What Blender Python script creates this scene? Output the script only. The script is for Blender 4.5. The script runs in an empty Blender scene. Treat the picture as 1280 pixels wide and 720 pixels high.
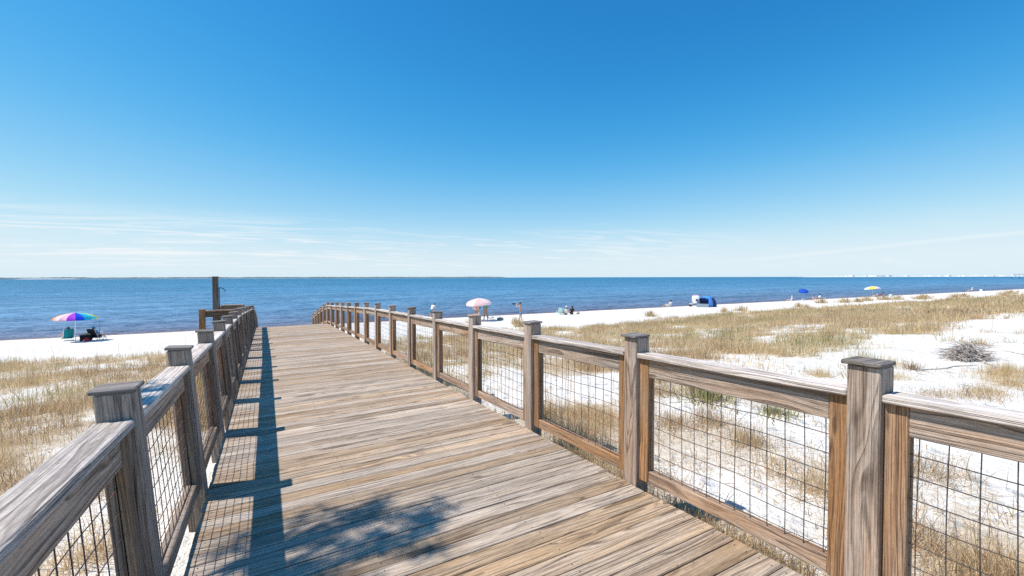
import bpy, bmesh, math, random
import numpy as np
from mathutils import Vector, Matrix, Euler, noise
random.seed(7); rng = np.random.default_rng(7)
SC = bpy.context.scene
COL = SC.collection

# ------------------------------------------------------------------ helpers
def link(o, parent=None):
    COL.objects.link(o)
    if parent is not None: o.parent = parent
    return o

def tag(o, label=None, cat=None, group=None, kind=None):
    if label: o['label'] = label
    if cat: o['category'] = cat
    if group: o['group'] = group
    if kind: o['kind'] = kind
    return o

def empty(name, loc=(0, 0, 0), rz=0.0, label=None, cat=None, group=None, parent=None):
    o = bpy.data.objects.new(name, None)
    o.empty_display_size = .2
    o.location = loc; o.rotation_euler = (0, 0, rz)
    link(o, parent)
    return tag(o, label, cat, group)

def mesh_obj(name, verts, faces, mats, parent=None, smooth=False, mat_idx=None):
    me = bpy.data.meshes.new(name)
    me.from_pydata([tuple(v) for v in verts], [], faces)
    for m in (mats if isinstance(mats, (list, tuple)) else [mats]): me.materials.append(m)
    if mat_idx is not None: me.polygons.foreach_set('material_index', mat_idx)
    if smooth: me.polygons.foreach_set('use_smooth', [True] * len(me.polygons))
    me.update()
    o = bpy.data.objects.new(name, me)
    return link(o, parent)

def np_mesh(name, V, F, mat, nper=4, attrs=None, parent=None, smooth=False):
    me = bpy.data.meshes.new(name)
    nv, nf = len(V), len(F)
    me.vertices.add(nv); me.vertices.foreach_set('co', np.asarray(V, np.float32).ravel())
    me.loops.add(nf * nper); me.polygons.add(nf)
    me.loops.foreach_set('vertex_index', np.asarray(F, np.int32).ravel())
    me.polygons.foreach_set('loop_start', np.arange(0, nf * nper, nper, dtype=np.int32))
    me.polygons.foreach_set('loop_total', np.full(nf, nper, np.int32))
    me.materials.append(mat)
    if smooth: me.polygons.foreach_set('use_smooth', np.ones(nf, bool))
    me.update(calc_edges=True)
    for k, a in (attrs or {}).items():
        at = me.attributes.new(k, 'FLOAT', 'POINT'); at.data.foreach_set('value', np.asarray(a, np.float32))
    o = bpy.data.objects.new(name, me)
    return link(o, parent)

BOXF = [(0, 1, 3, 2), (4, 6, 7, 5), (0, 4, 5, 1), (2, 3, 7, 6), (0, 2, 6, 4), (1, 5, 7, 3)]

class Wood:
    """Collects bevelled timber pieces; each carries its own grain coordinates and weathering tone."""
    def __init__(self): self.v = []; self.f = []; self.wc = []; self.tone = []
    def piece(self, f, a0, a1, b0, b1, c0, c1, axis=0, tone=.3, bev=.004, segs=1):
        # f maps (a,b,c) to space; axis = grain direction
        la = (a0, a1), (b0, b1), (c0, c1)
        off = (random.uniform(0, 60), random.uniform(-.16, .16), random.choice((-1, 1)) * random.uniform(.02, .11))
        idx = {}
        base = len(self.v)
        # chamfered box: 24 verts (each corner pushed in on two axes)
        P = []
        for i in (0, 1):
            for j in (0, 1):
                for k in (0, 1):
                    for keep in (0, 1, 2):
                        c = [la[0][i], la[1][j], la[2][k]]
                        s = [(1, -1)[i], (1, -1)[j], (1, -1)[k]]
                        for ax in range(3):
                            if ax != keep: c[ax] += s[ax] * bev
                        idx[(i, j, k, keep)] = base + len(P); P.append(c)
        for c in P:
            self.v.append(f(*c))
            mid = [(la[q][0] + la[q][1]) / 2 for q in range(3)]
            l = [c[q] - (mid[q] if q != axis else 0) for q in range(3)]
            others = [q for q in range(3) if q != axis]
            d = sorted(others, key=lambda q: -(la[q][1] - la[q][0]))
            self.wc.append((c[axis] + off[0], l[d[0]] + off[1], l[d[1]] + off[2]))
            self.tone.append(tone)
        g = lambda i, j, k, q: idx[(i, j, k, q)]
        F = []
        for s in (0, 1):
            F.append([g(s, 0, 0, 0), g(s, 1, 0, 0), g(s, 1, 1, 0), g(s, 0, 1, 0)])
            F.append([g(0, s, 0, 1), g(1, s, 0, 1), g(1, s, 1, 1), g(0, s, 1, 1)])
            F.append([g(0, 0, s, 2), g(1, 0, s, 2), g(1, 1, s, 2), g(0, 1, s, 2)])
        for i in (0, 1):
            for j in (0, 1):
                F.append([g(i, j, 0, 0), g(i, j, 1, 0), g(i, j, 1, 1), g(i, j, 0, 1)])
                F.append([g(i, 0, j, 0), g(i, 1, j, 0), g(i, 1, j, 2), g(i, 0, j, 2)])
                F.append([g(0, i, j, 1), g(1, i, j, 1), g(1, i, j, 2), g(0, i, j, 2)])
        for i in (0, 1):
            for j in (0, 1):
                for k in (0, 1): F.append([g(i, j, k, 0), g(i, j, k, 1), g(i, j, k, 2)])
        self.f += F
    def build(self, name, mat, parent=None):
        me = bpy.data.meshes.new(name)
        me.from_pydata(self.v, [], self.f); me.materials.append(mat)
        a = me.attributes.new('wc', 'FLOAT_VECTOR', 'POINT'); a.data.foreach_set('vector', np.array(self.wc, np.float32).ravel())
        t = me.attributes.new('tone', 'FLOAT', 'POINT'); t.data.foreach_set('value', np.array(self.tone, np.float32))
        bm = bmesh.new(); bm.from_mesh(me); bmesh.ops.recalc_face_normals(bm, faces=bm.faces); bm.to_mesh(me); bm.free()
        me.update()
        return link(bpy.data.objects.new(name, me), parent)

class MB:
    def __init__(self): self.v = []; self.f = []; self.mi = []
    def add(self, vs, fs, m=0):
        b = len(self.v); self.v += [tuple(v) for v in vs]
        self.f += [tuple(i + b for i in f) for f in fs]; self.mi += [m] * len(fs)
    def box(self, c, s, m=0, R=None):
        vs = [Vector(((x - .5) * s[0], (y - .5) * s[1], (z - .5) * s[2])) for x in (0, 1) for y in (0, 1) for z in (0, 1)]
        if R: vs = [R @ v for v in vs]
        self.add([v + Vector(c) for v in vs], BOXF, m)
    def tube(self, pts, r, n=6, m=0, cap=True):
        pts = [Vector(p) for p in pts]; rs = r if isinstance(r, (list, tuple)) else [r] * len(pts)
        vs = []
        for i, p in enumerate(pts):
            t = (pts[min(i + 1, len(pts) - 1)] - pts[max(i - 1, 0)])
            if t.length < 1e-9: t = Vector((0, 0, 1))
            t.normalize()
            u = t.orthogonal() if abs(t.z) > .99 else t.cross(Vector((0, 0, 1))); u.normalize(); w = t.cross(u)
            for k in range(n):
                a = 2 * math.pi * k / n
                vs.append(p + (u * math.cos(a) + w * math.sin(a)) * rs[i])
        fs = [(i * n + k, i * n + (k + 1) % n, (i + 1) * n + (k + 1) % n, (i + 1) * n + k) for i in range(len(pts) - 1) for k in range(n)]
        if cap: fs += [tuple(range(n))[::-1], tuple((len(pts) - 1) * n + k for k in range(n))]
        self.add(vs, fs, m)
    def ball(self, c, r, m=0, nu=10, nv=7):
        c = Vector(c); r = r if isinstance(r, (tuple, list)) else (r, r, r)
        vs = [c + Vector((0, 0, r[2]))]
        for j in range(1, nv):
            a = math.pi * j / nv
            for i in range(nu):
                b = 2 * math.pi * i / nu
                vs.append(c + Vector((r[0] * math.sin(a) * math.cos(b), r[1] * math.sin(a) * math.sin(b), r[2] * math.cos(a))))
        vs.append(c - Vector((0, 0, r[2])))
        fs = [(0, 1 + i, 1 + (i + 1) % nu) for i in range(nu)]
        for j in range(nv - 2):
            for i in range(nu):
                a = 1 + j * nu
                fs.append((a + i, a + nu + i, a + nu + (i + 1) % nu, a + (i + 1) % nu))
        e = len(vs) - 1; a = 1 + (nv - 2) * nu
        fs += [(e, a + (i + 1) % nu, a + i) for i in range(nu)]
        self.add(vs, fs, m)
    def build(self, name, mats, parent=None, smooth=False):
        return mesh_obj(name, self.v, self.f, mats, parent, smooth, self.mi)

# ------------------------------------------------------------------ materials
def new_mat(name):
    m = bpy.data.materials.new(name); m.use_nodes = True
    nt = m.node_tree; b = nt.nodes['Principled BSDF']
    return m, nt, b
def N(nt, t, **kw):
    n = nt.nodes.new(t)
    for k, v in kw.items(): setattr(n, k, v)
    return n
def mth(nt, op, a, b=None, clamp=False):
    n = nt.nodes.new('ShaderNodeMath'); n.operation = op; n.use_clamp = clamp
    for i, x in enumerate((a, b)):
        if x is None: continue
        if isinstance(x, (int, float)): n.inputs[i].default_value = x
        else: nt.links.new(x, n.inputs[i])
    return n.outputs[0]
def mixc(nt, fac, a, b):
    n = nt.nodes.new('ShaderNodeMix'); n.data_type = 'RGBA'
    for s, x in ((n.inputs[0], fac), (n.inputs[6], a), (n.inputs[7], b)):
        if isinstance(x, (int, float)): s.default_value = x
        elif isinstance(x, tuple): s.default_value = (*x, 1)
        else: nt.links.new(x, s)
    return n.outputs[2]
def ramp(nt, fac, stops):
    n = nt.nodes.new('ShaderNodeValToRGB'); e = n.color_ramp.elements
    while len(e) < len(stops): e.new(.5)
    for el, (p, c) in zip(e, stops): el.position = p; el.color = (*c, 1) if len(c) == 3 else c
    nt.links.new(fac, n.inputs[0]); return n.outputs[0]
def smooth(nt, x, a, b):
    n = nt.nodes.new('ShaderNodeMapRange'); n.interpolation_type = 'SMOOTHSTEP'
    n.inputs[1].default_value = a; n.inputs[2].default_value = b
    nt.links.new(x, n.inputs[0]); return n.outputs[0]
def noise_n(nt, vec, scale, detail=3, rough=.5, dist=0):
    n = nt.nodes.new('ShaderNodeTexNoise'); n.inputs['Scale'].default_value = scale
    n.inputs['Detail'].default_value = detail; n.inputs['Roughness'].default_value = rough; n.inputs['Distortion'].default_value = dist
    if vec is not None: nt.links.new(vec, n.inputs['Vector'])
    return n.outputs['Fac']
def scaled(nt, vec, s):
    n = nt.nodes.new('ShaderNodeVectorMath'); n.operation = 'MULTIPLY'; n.inputs[1].default_value = s
    nt.links.new(vec, n.inputs[0]); return n.outputs[0]
def bump(nt, h, strength, dist, b):
    n = nt.nodes.new('ShaderNodeBump'); n.inputs['Strength'].default_value = strength; n.inputs['Distance'].default_value = dist
    nt.links.new(h, n.inputs['Height']); nt.links.new(n.outputs[0], b.inputs['Normal']); return n

def wood_mat(name, gl, gd, bl, bd):
    m, nt, b = new_mat(name)
    wc = N(nt, 'ShaderNodeAttribute', attribute_name='wc').outputs['Vector']
    tone = N(nt, 'ShaderNodeAttribute', attribute_name='tone').outputs['Fac']
    n1 = noise_n(nt, scaled(nt, wc, (.75, 5.5, 5.5)), 1.0, 2, .5)
    sep = N(nt, 'ShaderNodeSeparateXYZ'); nt.links.new(wc, sep.inputs[0])
    y, z = sep.outputs[1], sep.outputs[2]
    r = mth(nt, 'SQRT', mth(nt, 'ADD', mth(nt, 'MULTIPLY', y, y), mth(nt, 'MULTIPLY', mth(nt, 'MULTIPLY', z, z), 2.2)))
    r = mth(nt, 'ADD', r, mth(nt, 'MULTIPLY', n1, .12))
    rv = N(nt, 'ShaderNodeCombineXYZ'); nt.links.new(mth(nt, 'MULTIPLY', r, 38.0), rv.inputs[0]); nt.links.new(mth(nt, 'MULTIPLY', sep.outputs[0], .35), rv.inputs[1])
    warp = noise_n(nt, rv.outputs[0], 1.0, 3, .6)
    ph = mth(nt, 'FRACT', mth(nt, 'ADD', mth(nt, 'DIVIDE', r, .021), mth(nt, 'MULTIPLY', warp, 4.0)))
    # early wood (light, wide) rises slowly into narrow dark late wood, then drops
    late = ramp(nt, ph, [(0, (.0,) * 3), (.45, (.12,) * 3), (.82, (1,) * 3), (.93, (.75,) * 3), (1, (0,) * 3)])
    fibre = noise_n(nt, scaled(nt, wc, (5, 260, 260)), 1.0, 3, .6)
    blot = noise_n(nt, scaled(nt, wc, (1.1, 9, 9)), 1.0, 4, .6)
    fine = noise_n(nt, scaled(nt, wc, (26, 60, 60)), 1.0, 4, .65)
    brk = smooth(nt, noise_n(nt, scaled(nt, wc, (1.3, 26, 26)), 1.0, 3, .6), .25, .62)
    late = mth(nt, 'MULTIPLY', late, mth(nt, 'ADD', .25, mth(nt, 'MULTIPLY', brk, .85)))
    stain = smooth(nt, noise_n(nt, scaled(nt, wc, (1.1, 34, 34)), 1.0, 5, .68, .5), .52, .70)
    crack = smooth(nt, noise_n(nt, scaled(nt, wc, (1.4, 95, 95)), 1.0, 2, .5), .62, .69)
    k = mth(nt, 'ADD', mth(nt, 'MULTIPLY', late, .72), mth(nt, 'MULTIPLY', smooth(nt, fibre, .42, .7), .42), True)
    g = mixc(nt, k, gl, gd); br = mixc(nt, k, bl, bd)
    t = mth(nt, 'ADD', tone, mth(nt, 'MULTIPLY', mth(nt, 'SUBTRACT', blot, .5), 1.5), True)
    c = mixc(nt, t, g, br)
    # knots
    vo = N(nt, 'ShaderNodeTexVoronoi'); vo.inputs['Scale'].default_value = 1.0
    nt.links.new(scaled(nt, wc, (1.6, 7.5, 7.5)), vo.inputs['Vector'])
    kn = smooth(nt, vo.outputs['Distance'], .11, .05)
    c = mixc(nt, mth(nt, 'MULTIPLY', kn, .65), c, (.07, .04, .025))
    c = mixc(nt, mth(nt, 'MULTIPLY', stain, .55), c, mixc(nt, .5, gd, bd))
    c = mixc(nt, mth(nt, 'MULTIPLY', crack, .5), c, (.06, .045, .036))
    dots = N(nt, 'ShaderNodeTexVoronoi'); dots.inputs['Scale'].default_value = 8.0; nt.links.new(wc, dots.inputs['Vector'])
    c = mixc(nt, mth(nt, 'MULTIPLY', smooth(nt, dots.outputs['Distance'], .045, .028), .85), c, (.03, .022, .018))
    # value variation per board and speckle
    wv = N(nt, 'ShaderNodeTexWhiteNoise', noise_dimensions='1D'); nt.links.new(mth(nt, 'MULTIPLY', tone, 991.0), wv.inputs['W'])
    val = mth(nt, 'ADD', mth(nt, 'ADD', .76, mth(nt, 'MULTIPLY', wv.outputs['Value'], .40)), mth(nt, 'MULTIPLY', mth(nt, 'SUBTRACT', fine, .5), .5))
    hs = N(nt, 'ShaderNodeHueSaturation'); nt.links.new(c, hs.inputs['Color']); nt.links.new(val, hs.inputs['Value'])
    nt.links.new(hs.outputs[0], b.inputs['Base Color'])
    b.inputs['Roughness'].default_value = .78; b.inputs['Specular IOR Level'].default_value = .25
    h = mth(nt, 'ADD', mth(nt, 'MULTIPLY', k, -1.0), mth(nt, 'MULTIPLY', fine, .6))
    bump(nt, h, .7, .005, b)
    return m

M_deck = wood_mat('deck_boards', (.605, .50, .40), (.125, .097, .078), (.49, .325, .185), (.11, .068, .038))
M_rail = wood_mat('weathered_rail', (.56, .465, .39), (.125, .096, .076), (.50, .27, .125), (.12, .055, .025))
M_left = wood_mat('weathered_rail_shaded', (.46, .40, .35), (.085, .068, .057), (.31, .21, .135), (.06, .036, .022))  # darker copy of the rail wood: left side's shade and stain in the colour
M_top = wood_mat('silvered_rail', (.74, .665, .605), (.23, .185, .16), (.47, .33, .215), (.14, .085, .055))
M_cap = wood_mat('dark_cap', (.30, .27, .25), (.07, .062, .058), (.24, .18, .12), (.07, .05, .036))

def plain(name, col, rough=.6, var=.18, scale=30, metal=0, bumpk=0, spec=.4):
    m, nt, b = new_mat(name)
    tc = N(nt, 'ShaderNodeTexCoord').outputs['Object']
    n = noise_n(nt, tc, scale, 3, .6)
    lo = tuple(max(0, c * (1 - var)) for c in col); hi = tuple(min(1, c * (1 + var)) for c in col)
    nt.links.new(mixc(nt, smooth(nt, n, .3, .7), lo, hi), b.inputs['Base Color'])
    b.inputs['Roughness'].default_value = rough; b.inputs['Metallic'].default_value = metal
    b.inputs['Specular IOR Level'].default_value = spec
    if bumpk: bump(nt, n, bumpk, .01, b)
    return m

def wire_mat():
    m, nt, b = new_mat('wire')
    tc = N(nt, 'ShaderNodeTexCoord').outputs['Object']
    n = noise_n(nt, tc, 2.2, 3, .6)
    f = noise_n(nt, tc, 60, 2, .5)
    rust = smooth(nt, mth(nt, 'ADD', n, mth(nt, 'MULTIPLY', mth(nt, 'SUBTRACT', f, .5), .3)), .44, .62)
    nt.links.new(mixc(nt, rust, (.055, .055, .06), (.24, .10, .05)), b.inputs['Base Color'])
    b.inputs['Roughness'].default_value = .6; b.inputs['Metallic'].default_value = .25
    return m
M_wire = wire_mat()

def sand_mat():
    m, nt, b = new_mat('sand')
    pos = N(nt, 'ShaderNodeNewGeometry').outputs['Position']
    lit = N(nt, 'ShaderNodeAttribute', attribute_name='litter').outputs['Fac']
    n1 = noise_n(nt, pos, .8, 5, .6); n2 = noise_n(nt, pos, 9, 4, .65); n3 = noise_n(nt, pos, 55, 3, .6)
    base = mixc(nt, smooth(nt, n1, .3, .7), (.69, .65, .59), (.785, .755, .705))
    speck = smooth(nt, n3, .62, .74)
    base = mixc(nt, mth(nt, 'MULTIPLY', speck, .25), base, (.5, .43, .34))
    # old leaf litter / roots lying among the grass
    a = mth(nt, 'ADD', lit, mth(nt, 'ADD', mth(nt, 'MULTIPLY', mth(nt, 'SUBTRACT', n2, .5), 1.3), mth(nt, 'MULTIPLY', mth(nt, 'SUBTRACT', n3, .5), .7)))
    a = smooth(nt, a, .35, .85)
    lc = mixc(nt, n3, (.36, .28, .19), (.66, .56, .42))
    base = mixc(nt, mth(nt, 'MULTIPLY', a, .75), base, lc)
    # wet sand by the water line
    sp = N(nt, 'ShaderNodeSeparateXYZ'); nt.links.new(pos, sp.inputs[0])
    w = mth(nt, 'ADD', sp.outputs[1], mth(nt, 'MULTIPLY', mth(nt, 'SUBTRACT', noise_n(nt, pos, .12, 3), .5), 2.0))
    wet = smooth(nt, w, 43.3, 44.4)
    base = mixc(nt, wet, base, (.21, .125, .085))
    nt.links.new(base, b.inputs['Base Color'])
    nt.links.new(mth(nt, 'SUBTRACT', .95, mth(nt, 'MULTIPLY', wet, .35)), b.inputs['Roughness'])
    b.inputs['Specular IOR Level'].default_value = .15
    vd = N(nt, 'ShaderNodeTexVoronoi'); vd.inputs['Scale'].default_value = 2.6; nt.links.new(pos, vd.inputs['Vector'])
    dim = mth(nt, 'MULTIPLY', smooth(nt, vd.outputs['Distance'], .05, .34), .45)
    h = mth(nt, 'ADD', mth(nt, 'ADD', dim, mth(nt, 'MULTIPLY', n1, .7)), mth(nt, 'ADD', mth(nt, 'MULTIPLY', n2, .5), mth(nt, 'MULTIPLY', n3, .08)))
    bump(nt, h, .75, .2, b)
    return m
M_sand = sand_mat()

def sea_mat():
    m, nt, b = new_mat('sea_water')
    pos = N(nt, 'ShaderNodeNewGeometry').outputs['Position']
    sp = N(nt, 'ShaderNodeSeparateXYZ'); nt.links.new(pos, sp.inputs[0])
    y = sp.outputs[1]
    patch = noise_n(nt, scaled(nt, pos, (.006, .02, 1)), 1, 4, .55)
    yy = mth(nt, 'ADD', y, mth(nt, 'MULTIPLY', mth(nt, 'SUBTRACT', patch, .5), 60))
    ly = mth(nt, 'LOGARITHM', mth(nt, 'MAXIMUM', mth(nt, 'SUBTRACT', y, 42), 1.0), 10.0)
    ly = mth(nt, 'ADD', ly, mth(nt, 'MULTIPLY', mth(nt, 'SUBTRACT', patch, .5), .55))
    ly = mth(nt, 'DIVIDE', ly, 4.0)
    # sea-grass bottom near shore, pale shoal, then deep water
    c = ramp(nt, ly, [(.0, (.16, .09, .08)), (.12, (.145, .165, .235)), (.28, (.13, .215, .33)), (.43, (.115, .27, .42)), (.55, (.075, .24, .395)), (.7, (.045, .20, .335)), (1, (.03, .17, .29))])
    # breeze streaks: light and dark of wind ripples put into the water colour
    st = noise_n(nt, scaled(nt, pos, (.012, .11, 1)), 1, 9, .72)
    chop = noise_n(nt, scaled(nt, pos, (.55, 1.25, 1)), 1, 4, .62)
    chop2 = noise_n(nt, scaled(nt, pos, (.1, .3, 1)), 1, 4, .6)
    v = mth(nt, 'ADD', 1.0, mth(nt, 'MULTIPLY', mth(nt, 'SUBTRACT', st, .5), 1.5))
    hs = N(nt, 'ShaderNodeHueSaturation'); nt.links.new(c, hs.inputs['Color']); nt.links.new(v, hs.inputs['Value'])
    h = mth(nt, 'ADD', mth(nt, 'ADD', mth(nt, 'MULTIPLY', chop, .8), mth(nt, 'MULTIPLY', chop2, 2.6)), mth(nt, 'MULTIPLY', noise_n(nt, scaled(nt, pos, (.02, .07, 1)), 1, 5, .65), 12.0))
    bp = N(nt, 'ShaderNodeBump'); bp.inputs['Strength'].default_value = 1.0; bp.inputs['Distance'].default_value = 1.1; nt.links.new(h, bp.inputs['Height'])
    df = N(nt, 'ShaderNodeBsdfDiffuse'); nt.links.new(hs.outputs[0], df.inputs['Color']); nt.links.new(bp.outputs[0], df.inputs['Normal'])
    gl = N(nt, 'ShaderNodeBsdfGlossy'); gl.inputs['Roughness'].default_value = .34; gl.inputs['Color'].default_value = (.9, .95, 1, 1); nt.links.new(bp.outputs[0], gl.inputs['Normal'])
    fr = N(nt, 'ShaderNodeFresnel'); fr.inputs['IOR'].default_value = 1.33; nt.links.new(bp.outputs[0], fr.inputs['Normal'])
    mx = N(nt, 'ShaderNodeMixShader'); nt.links.new(mth(nt, 'MULTIPLY', fr.outputs[0], .42), mx.inputs[0])
    nt.links.new(df.outputs[0], mx.inputs[1]); nt.links.new(gl.outputs[0], mx.inputs[2])
    nt.links.new(mx.outputs[0], nt.nodes['Material Output'].inputs['Surface'])
    return m
M_sea = sea_mat()

def grass_mat(name, stops, trans=.25):
    m, nt, b = new_mat(name)
    r = N(nt, 'ShaderNodeAttribute', attribute_name='rnd').outputs['Fac']
    c = ramp(nt, r, stops)
    nt.links.new(c, b.inputs['Base Color'])
    b.inputs['Roughness'].default_value = .75; b.inputs['Specular IOR Level'].default_value = .2
    tr = N(nt, 'ShaderNodeBsdfTranslucent'); nt.links.new(c, tr.inputs['Color'])
    mx = N(nt, 'ShaderNodeMixShader'); mx.inputs[0].default_value = trans
    nt.links.new(b.outputs[0], mx.inputs[1]); nt.links.new(tr.outputs[0], mx.inputs[2])
    nt.links.new(mx.outputs[0], nt.nodes['Material Output'].inputs['Surface'])
    return m
M_grass = grass_mat('dune_grass', [(0, (.17, .115, .07)), (.16, (.43, .30, .17)), (.40, (.77, .59, .365)), (.66, (.64, .485, .265)), (.84, (.33, .31, .14)), (1, (.16, .19, .07))], .38)
M_shrub = grass_mat('green_shrub', [(0, (.12, .085, .05)), (.4, (.33, .26, .14)), (.75, (.30, .29, .10)), (1, (.36, .37, .12))])
M_pine = grass_mat('pine_needles', [(0, (.04, .07, .02)), (.6, (.07, .12, .03)), (1, (.12, .16, .05))])
M_bark = plain('bark', (.16, .11, .075), .9, .5, 14, bumpk=.8)
M_twig = plain('dead_twigs', (.40, .355, .32), .9, .45, 20)
M_skin = plain('skin', (.56, .32, .22), .55, .06, 6)
M_skin2 = plain('tanned_skin', (.45, .24, .15), .55, .06, 6)
def cloth(name, c): return plain(name, c, .85, .12, 25, spec=.15)
M_black = cloth('black_cloth', (.02, .02, .024)); M_navy = cloth('navy_cloth', (.03, .045, .10)); M_blue = cloth('blue_cloth', (.06, .25, .62))
M_teal = cloth('teal_cloth', (.01, .22, .27)); M_white = cloth('white_cloth', (.80, .80, .79)); M_green = cloth('green_cloth', (.10, .35, .20))
M_grey = cloth('slate_cloth', (.16, .21, .25)); M_pink = cloth('pink_cloth', (.75, .30, .30)); M_red = cloth('red_cloth', (.55, .05, .05))
M_mint = cloth('mint_cloth', (.50, .78, .74)); M_khaki = cloth('khaki_cloth', (.40, .33, .22)); M_ltblue = cloth('light_blue_cloth', (.12, .48, .75))
M_royal = cloth('royal_blue_cloth', (.05, .17, .52)); M_hair = plain('dark_hair', (.018, .012, .01), .6, .3, 40); M_brown = plain('brown_hair', (.10, .05, .025), .6, .3, 40)
M_alu = plain('white_metal', (.78, .78, .78), .35, .05, 5, .2); M_dark = plain('dark_metal', (.03, .03, .035), .5, .2, 8, .3)

# ------------------------------------------------------------------ terrain
XR, XL = 2.494, -.436
SEA_Z = -2.8
CP = [(-400, .6), (-60, -.1), (-10, -.3), (0, -.32), (5, -.40), (10, -.80), (18, -1.55), (25, -2.02), (30, -2.22), (40, -2.5), (45.3, -2.8), (60, -3.8), (90, -6)]
CPX = np.array([c[0] for c in CP]); CPZ = np.array([c[1] for c in CP])

def vnoise(x, y, s, seed=0):
    """smooth value noise, vectorised"""
    x = np.asarray(x) / s + seed * 17.3; y = np.asarray(y) / s - seed * 9.1
    xi = np.floor(x).astype(np.int64); yi = np.floor(y).astype(np.int64); fx = x - xi; fy = y - yi
    fx = fx * fx * (3 - 2 * fx); fy = fy * fy * (3 - 2 * fy)
    def h(a, b):
        n = (a * 374761393 + b * 668265263 + seed * 1442695041) & 0xffffffff
        n = ((n ^ (n >> 13)) * 1274126177) & 0xffffffff
        return ((n ^ (n >> 16)) & 0xffff) / 65535.0
    return (h(xi, yi) * (1 - fx) + h(xi + 1, yi) * fx) * (1 - fy) + (h(xi, yi + 1) * (1 - fx) + h(xi + 1, yi + 1) * fx) * fy
def fbm(x, y, s, seed=0, o=4):
    t = 0; a = .5; n = 0
    for k in range(o): t = t + a * vnoise(x, y, s / 2 ** k, seed + k); n += a; a *= .5
    return t / n
def sstep(x, a, b):
    t = np.clip((np.asarray(x, float) - a) / (b - a), 0, 1); return t * t * (3 - 2 * t)
def ground_z(x, y):
    x = np.asarray(x, float); y = np.asarray(y, float)
    z = np.interp(y, CPX, CPZ)
    near = 1 - .8 * sstep(3.2 - np.abs(x - 1.0), 0, 1.6)
    amp = (.34 * sstep(y, -2, 8) + .12) * (1 - sstep(y, 24, 38)) * near
    z = z + amp * (fbm(x, y, 7, 3) - .5) + .05 * near * (fbm(x, y, 1.3, 8, 3) - .5) * (1 - sstep(y, 38, 44))
    return z + .03 * (fbm(x, y, 3, 5) - .5) * (1 - sstep(y, 41, 45))
def gz(x, y): return float(ground_z(x, y))

def density(x, y):
    """how thickly grass stands at (x,y): 0 bare sand .. 1 dense"""
    x = np.asarray(x, float); y = np.asarray(y, float)
    n = fbm(x, y, 5.5, 21); n2 = fbm(x, y, 1.6, 31)
    band = sstep(y + 3 * (n - .5), 5.5, 9.5) * (1 - sstep(y + 6 * (n - .5), 23.5, 27.5))
    d = band * (.40 + 1.15 * (n - .22))
    near = (1 - sstep(y, 6, 9)) * (.32 + 2.2 * (n - .5))
    d = np.maximum(d, near)
    d = np.maximum(d, sstep(x, 2.5, 2.6) * (1 - sstep(x, 3.0, 3.5)) * (1 - sstep(y, 2.6, 3.6)) * 1.2)
    left = sstep(-x, .6, 2) * (1 - sstep(y, 25, 28)) * (.52 + 1.6 * (n - .5))
    d = np.where(x < -.4, np.maximum(d * .9, left), d)
    # bare blow-outs right of the walkway
    for (cx, cy, rx, ry, k) in ((9.5, 8.5, 2.5, .9, .5), (14, 9.5, 4, .8, .55), (20, 10.5, 3.5, .7, .55), (13, 12.5, 3, 1.0, .5), (20, 15, 5, .9, .4), (30, 9.2, 6, .8, .5), (4.6, 8.5, 1.6, 1.2, .45), (18, 4.6, 9.5, 2.4, .95), (34, 6.4, 9, 1.8, .9), (10.5, 3.6, 2.2, 1.0, .6), (6.4, 6.0, 2.2, 1.3, .55), (-3.6, 9.5, 2.3, 1.3, .4), (24, 12, 5, 1.0, .5), (38, 14, 6, .9, .5), (5, 4.4, 1.0, .8, .6)):
        e = ((x - cx) / rx) ** 2 + ((y - cy) / ry) ** 2
        d = d * (1 - k * (1 - sstep(e + (n2 - .5) * .9, .55, 1.25)))
    n3 = fbm(x, y, .8, 41, 3)
    d = d * (.15 + 1.9 * sstep(n2 * .6 + n3 * .4, .36, .66))
    return np.clip(d, 0, 1)

def build_ground():
    ys = np.concatenate([np.linspace(-420, -14, 24), np.arange(-13, 13, .22), np.arange(13, 30, .35), np.arange(30, 47, .5), np.linspace(47.5, 95, 18)])
    xs = np.concatenate([-np.geomspace(420, 16, 30), np.arange(-15.6, 24, .3), np.arange(24, 60, .8), np.geomspace(61, 700, 90)])
    X, Y = np.meshgrid(xs, ys); Z = ground_z(X, Y)
    V = np.stack([X, Y, Z], -1).reshape(-1, 3)
    ny, nx = X.shape
    i = (np.arange(ny - 1)[:, None] * nx + np.arange(nx - 1)[None]).ravel()
    F = np.stack([i, i + 1, i + nx + 1, i + nx], -1)
    lit = density(V[:, 0], V[:, 1]) * 1.35
    o = np_mesh('sand_ground', V, F, M_sand, 4, {'litter': lit}, smooth=True)
    tag(o, kind='structure')
build_ground()

def sea():
    xs = np.concatenate([-np.geomspace(40000, 300, 14), np.linspace(-280, 280, 15), np.geomspace(300, 40000, 14)])
    ys = np.concatenate([np.linspace(41, 300, 12), np.geomspace(340, 40000, 16)])
    X, Y = np.meshgrid(xs, ys); V = np.stack([X, Y, np.full_like(X, SEA_Z)], -1).reshape(-1, 3)
    ny, nx = X.shape; i = (np.arange(ny - 1)[:, None] * nx + np.arange(nx - 1)[None]).ravel()
    tag(np_mesh('sea', V, np.stack([i, i + 1, i + nx + 1, i + nx], -1), M_sea), kind='structure')
sea()

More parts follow.
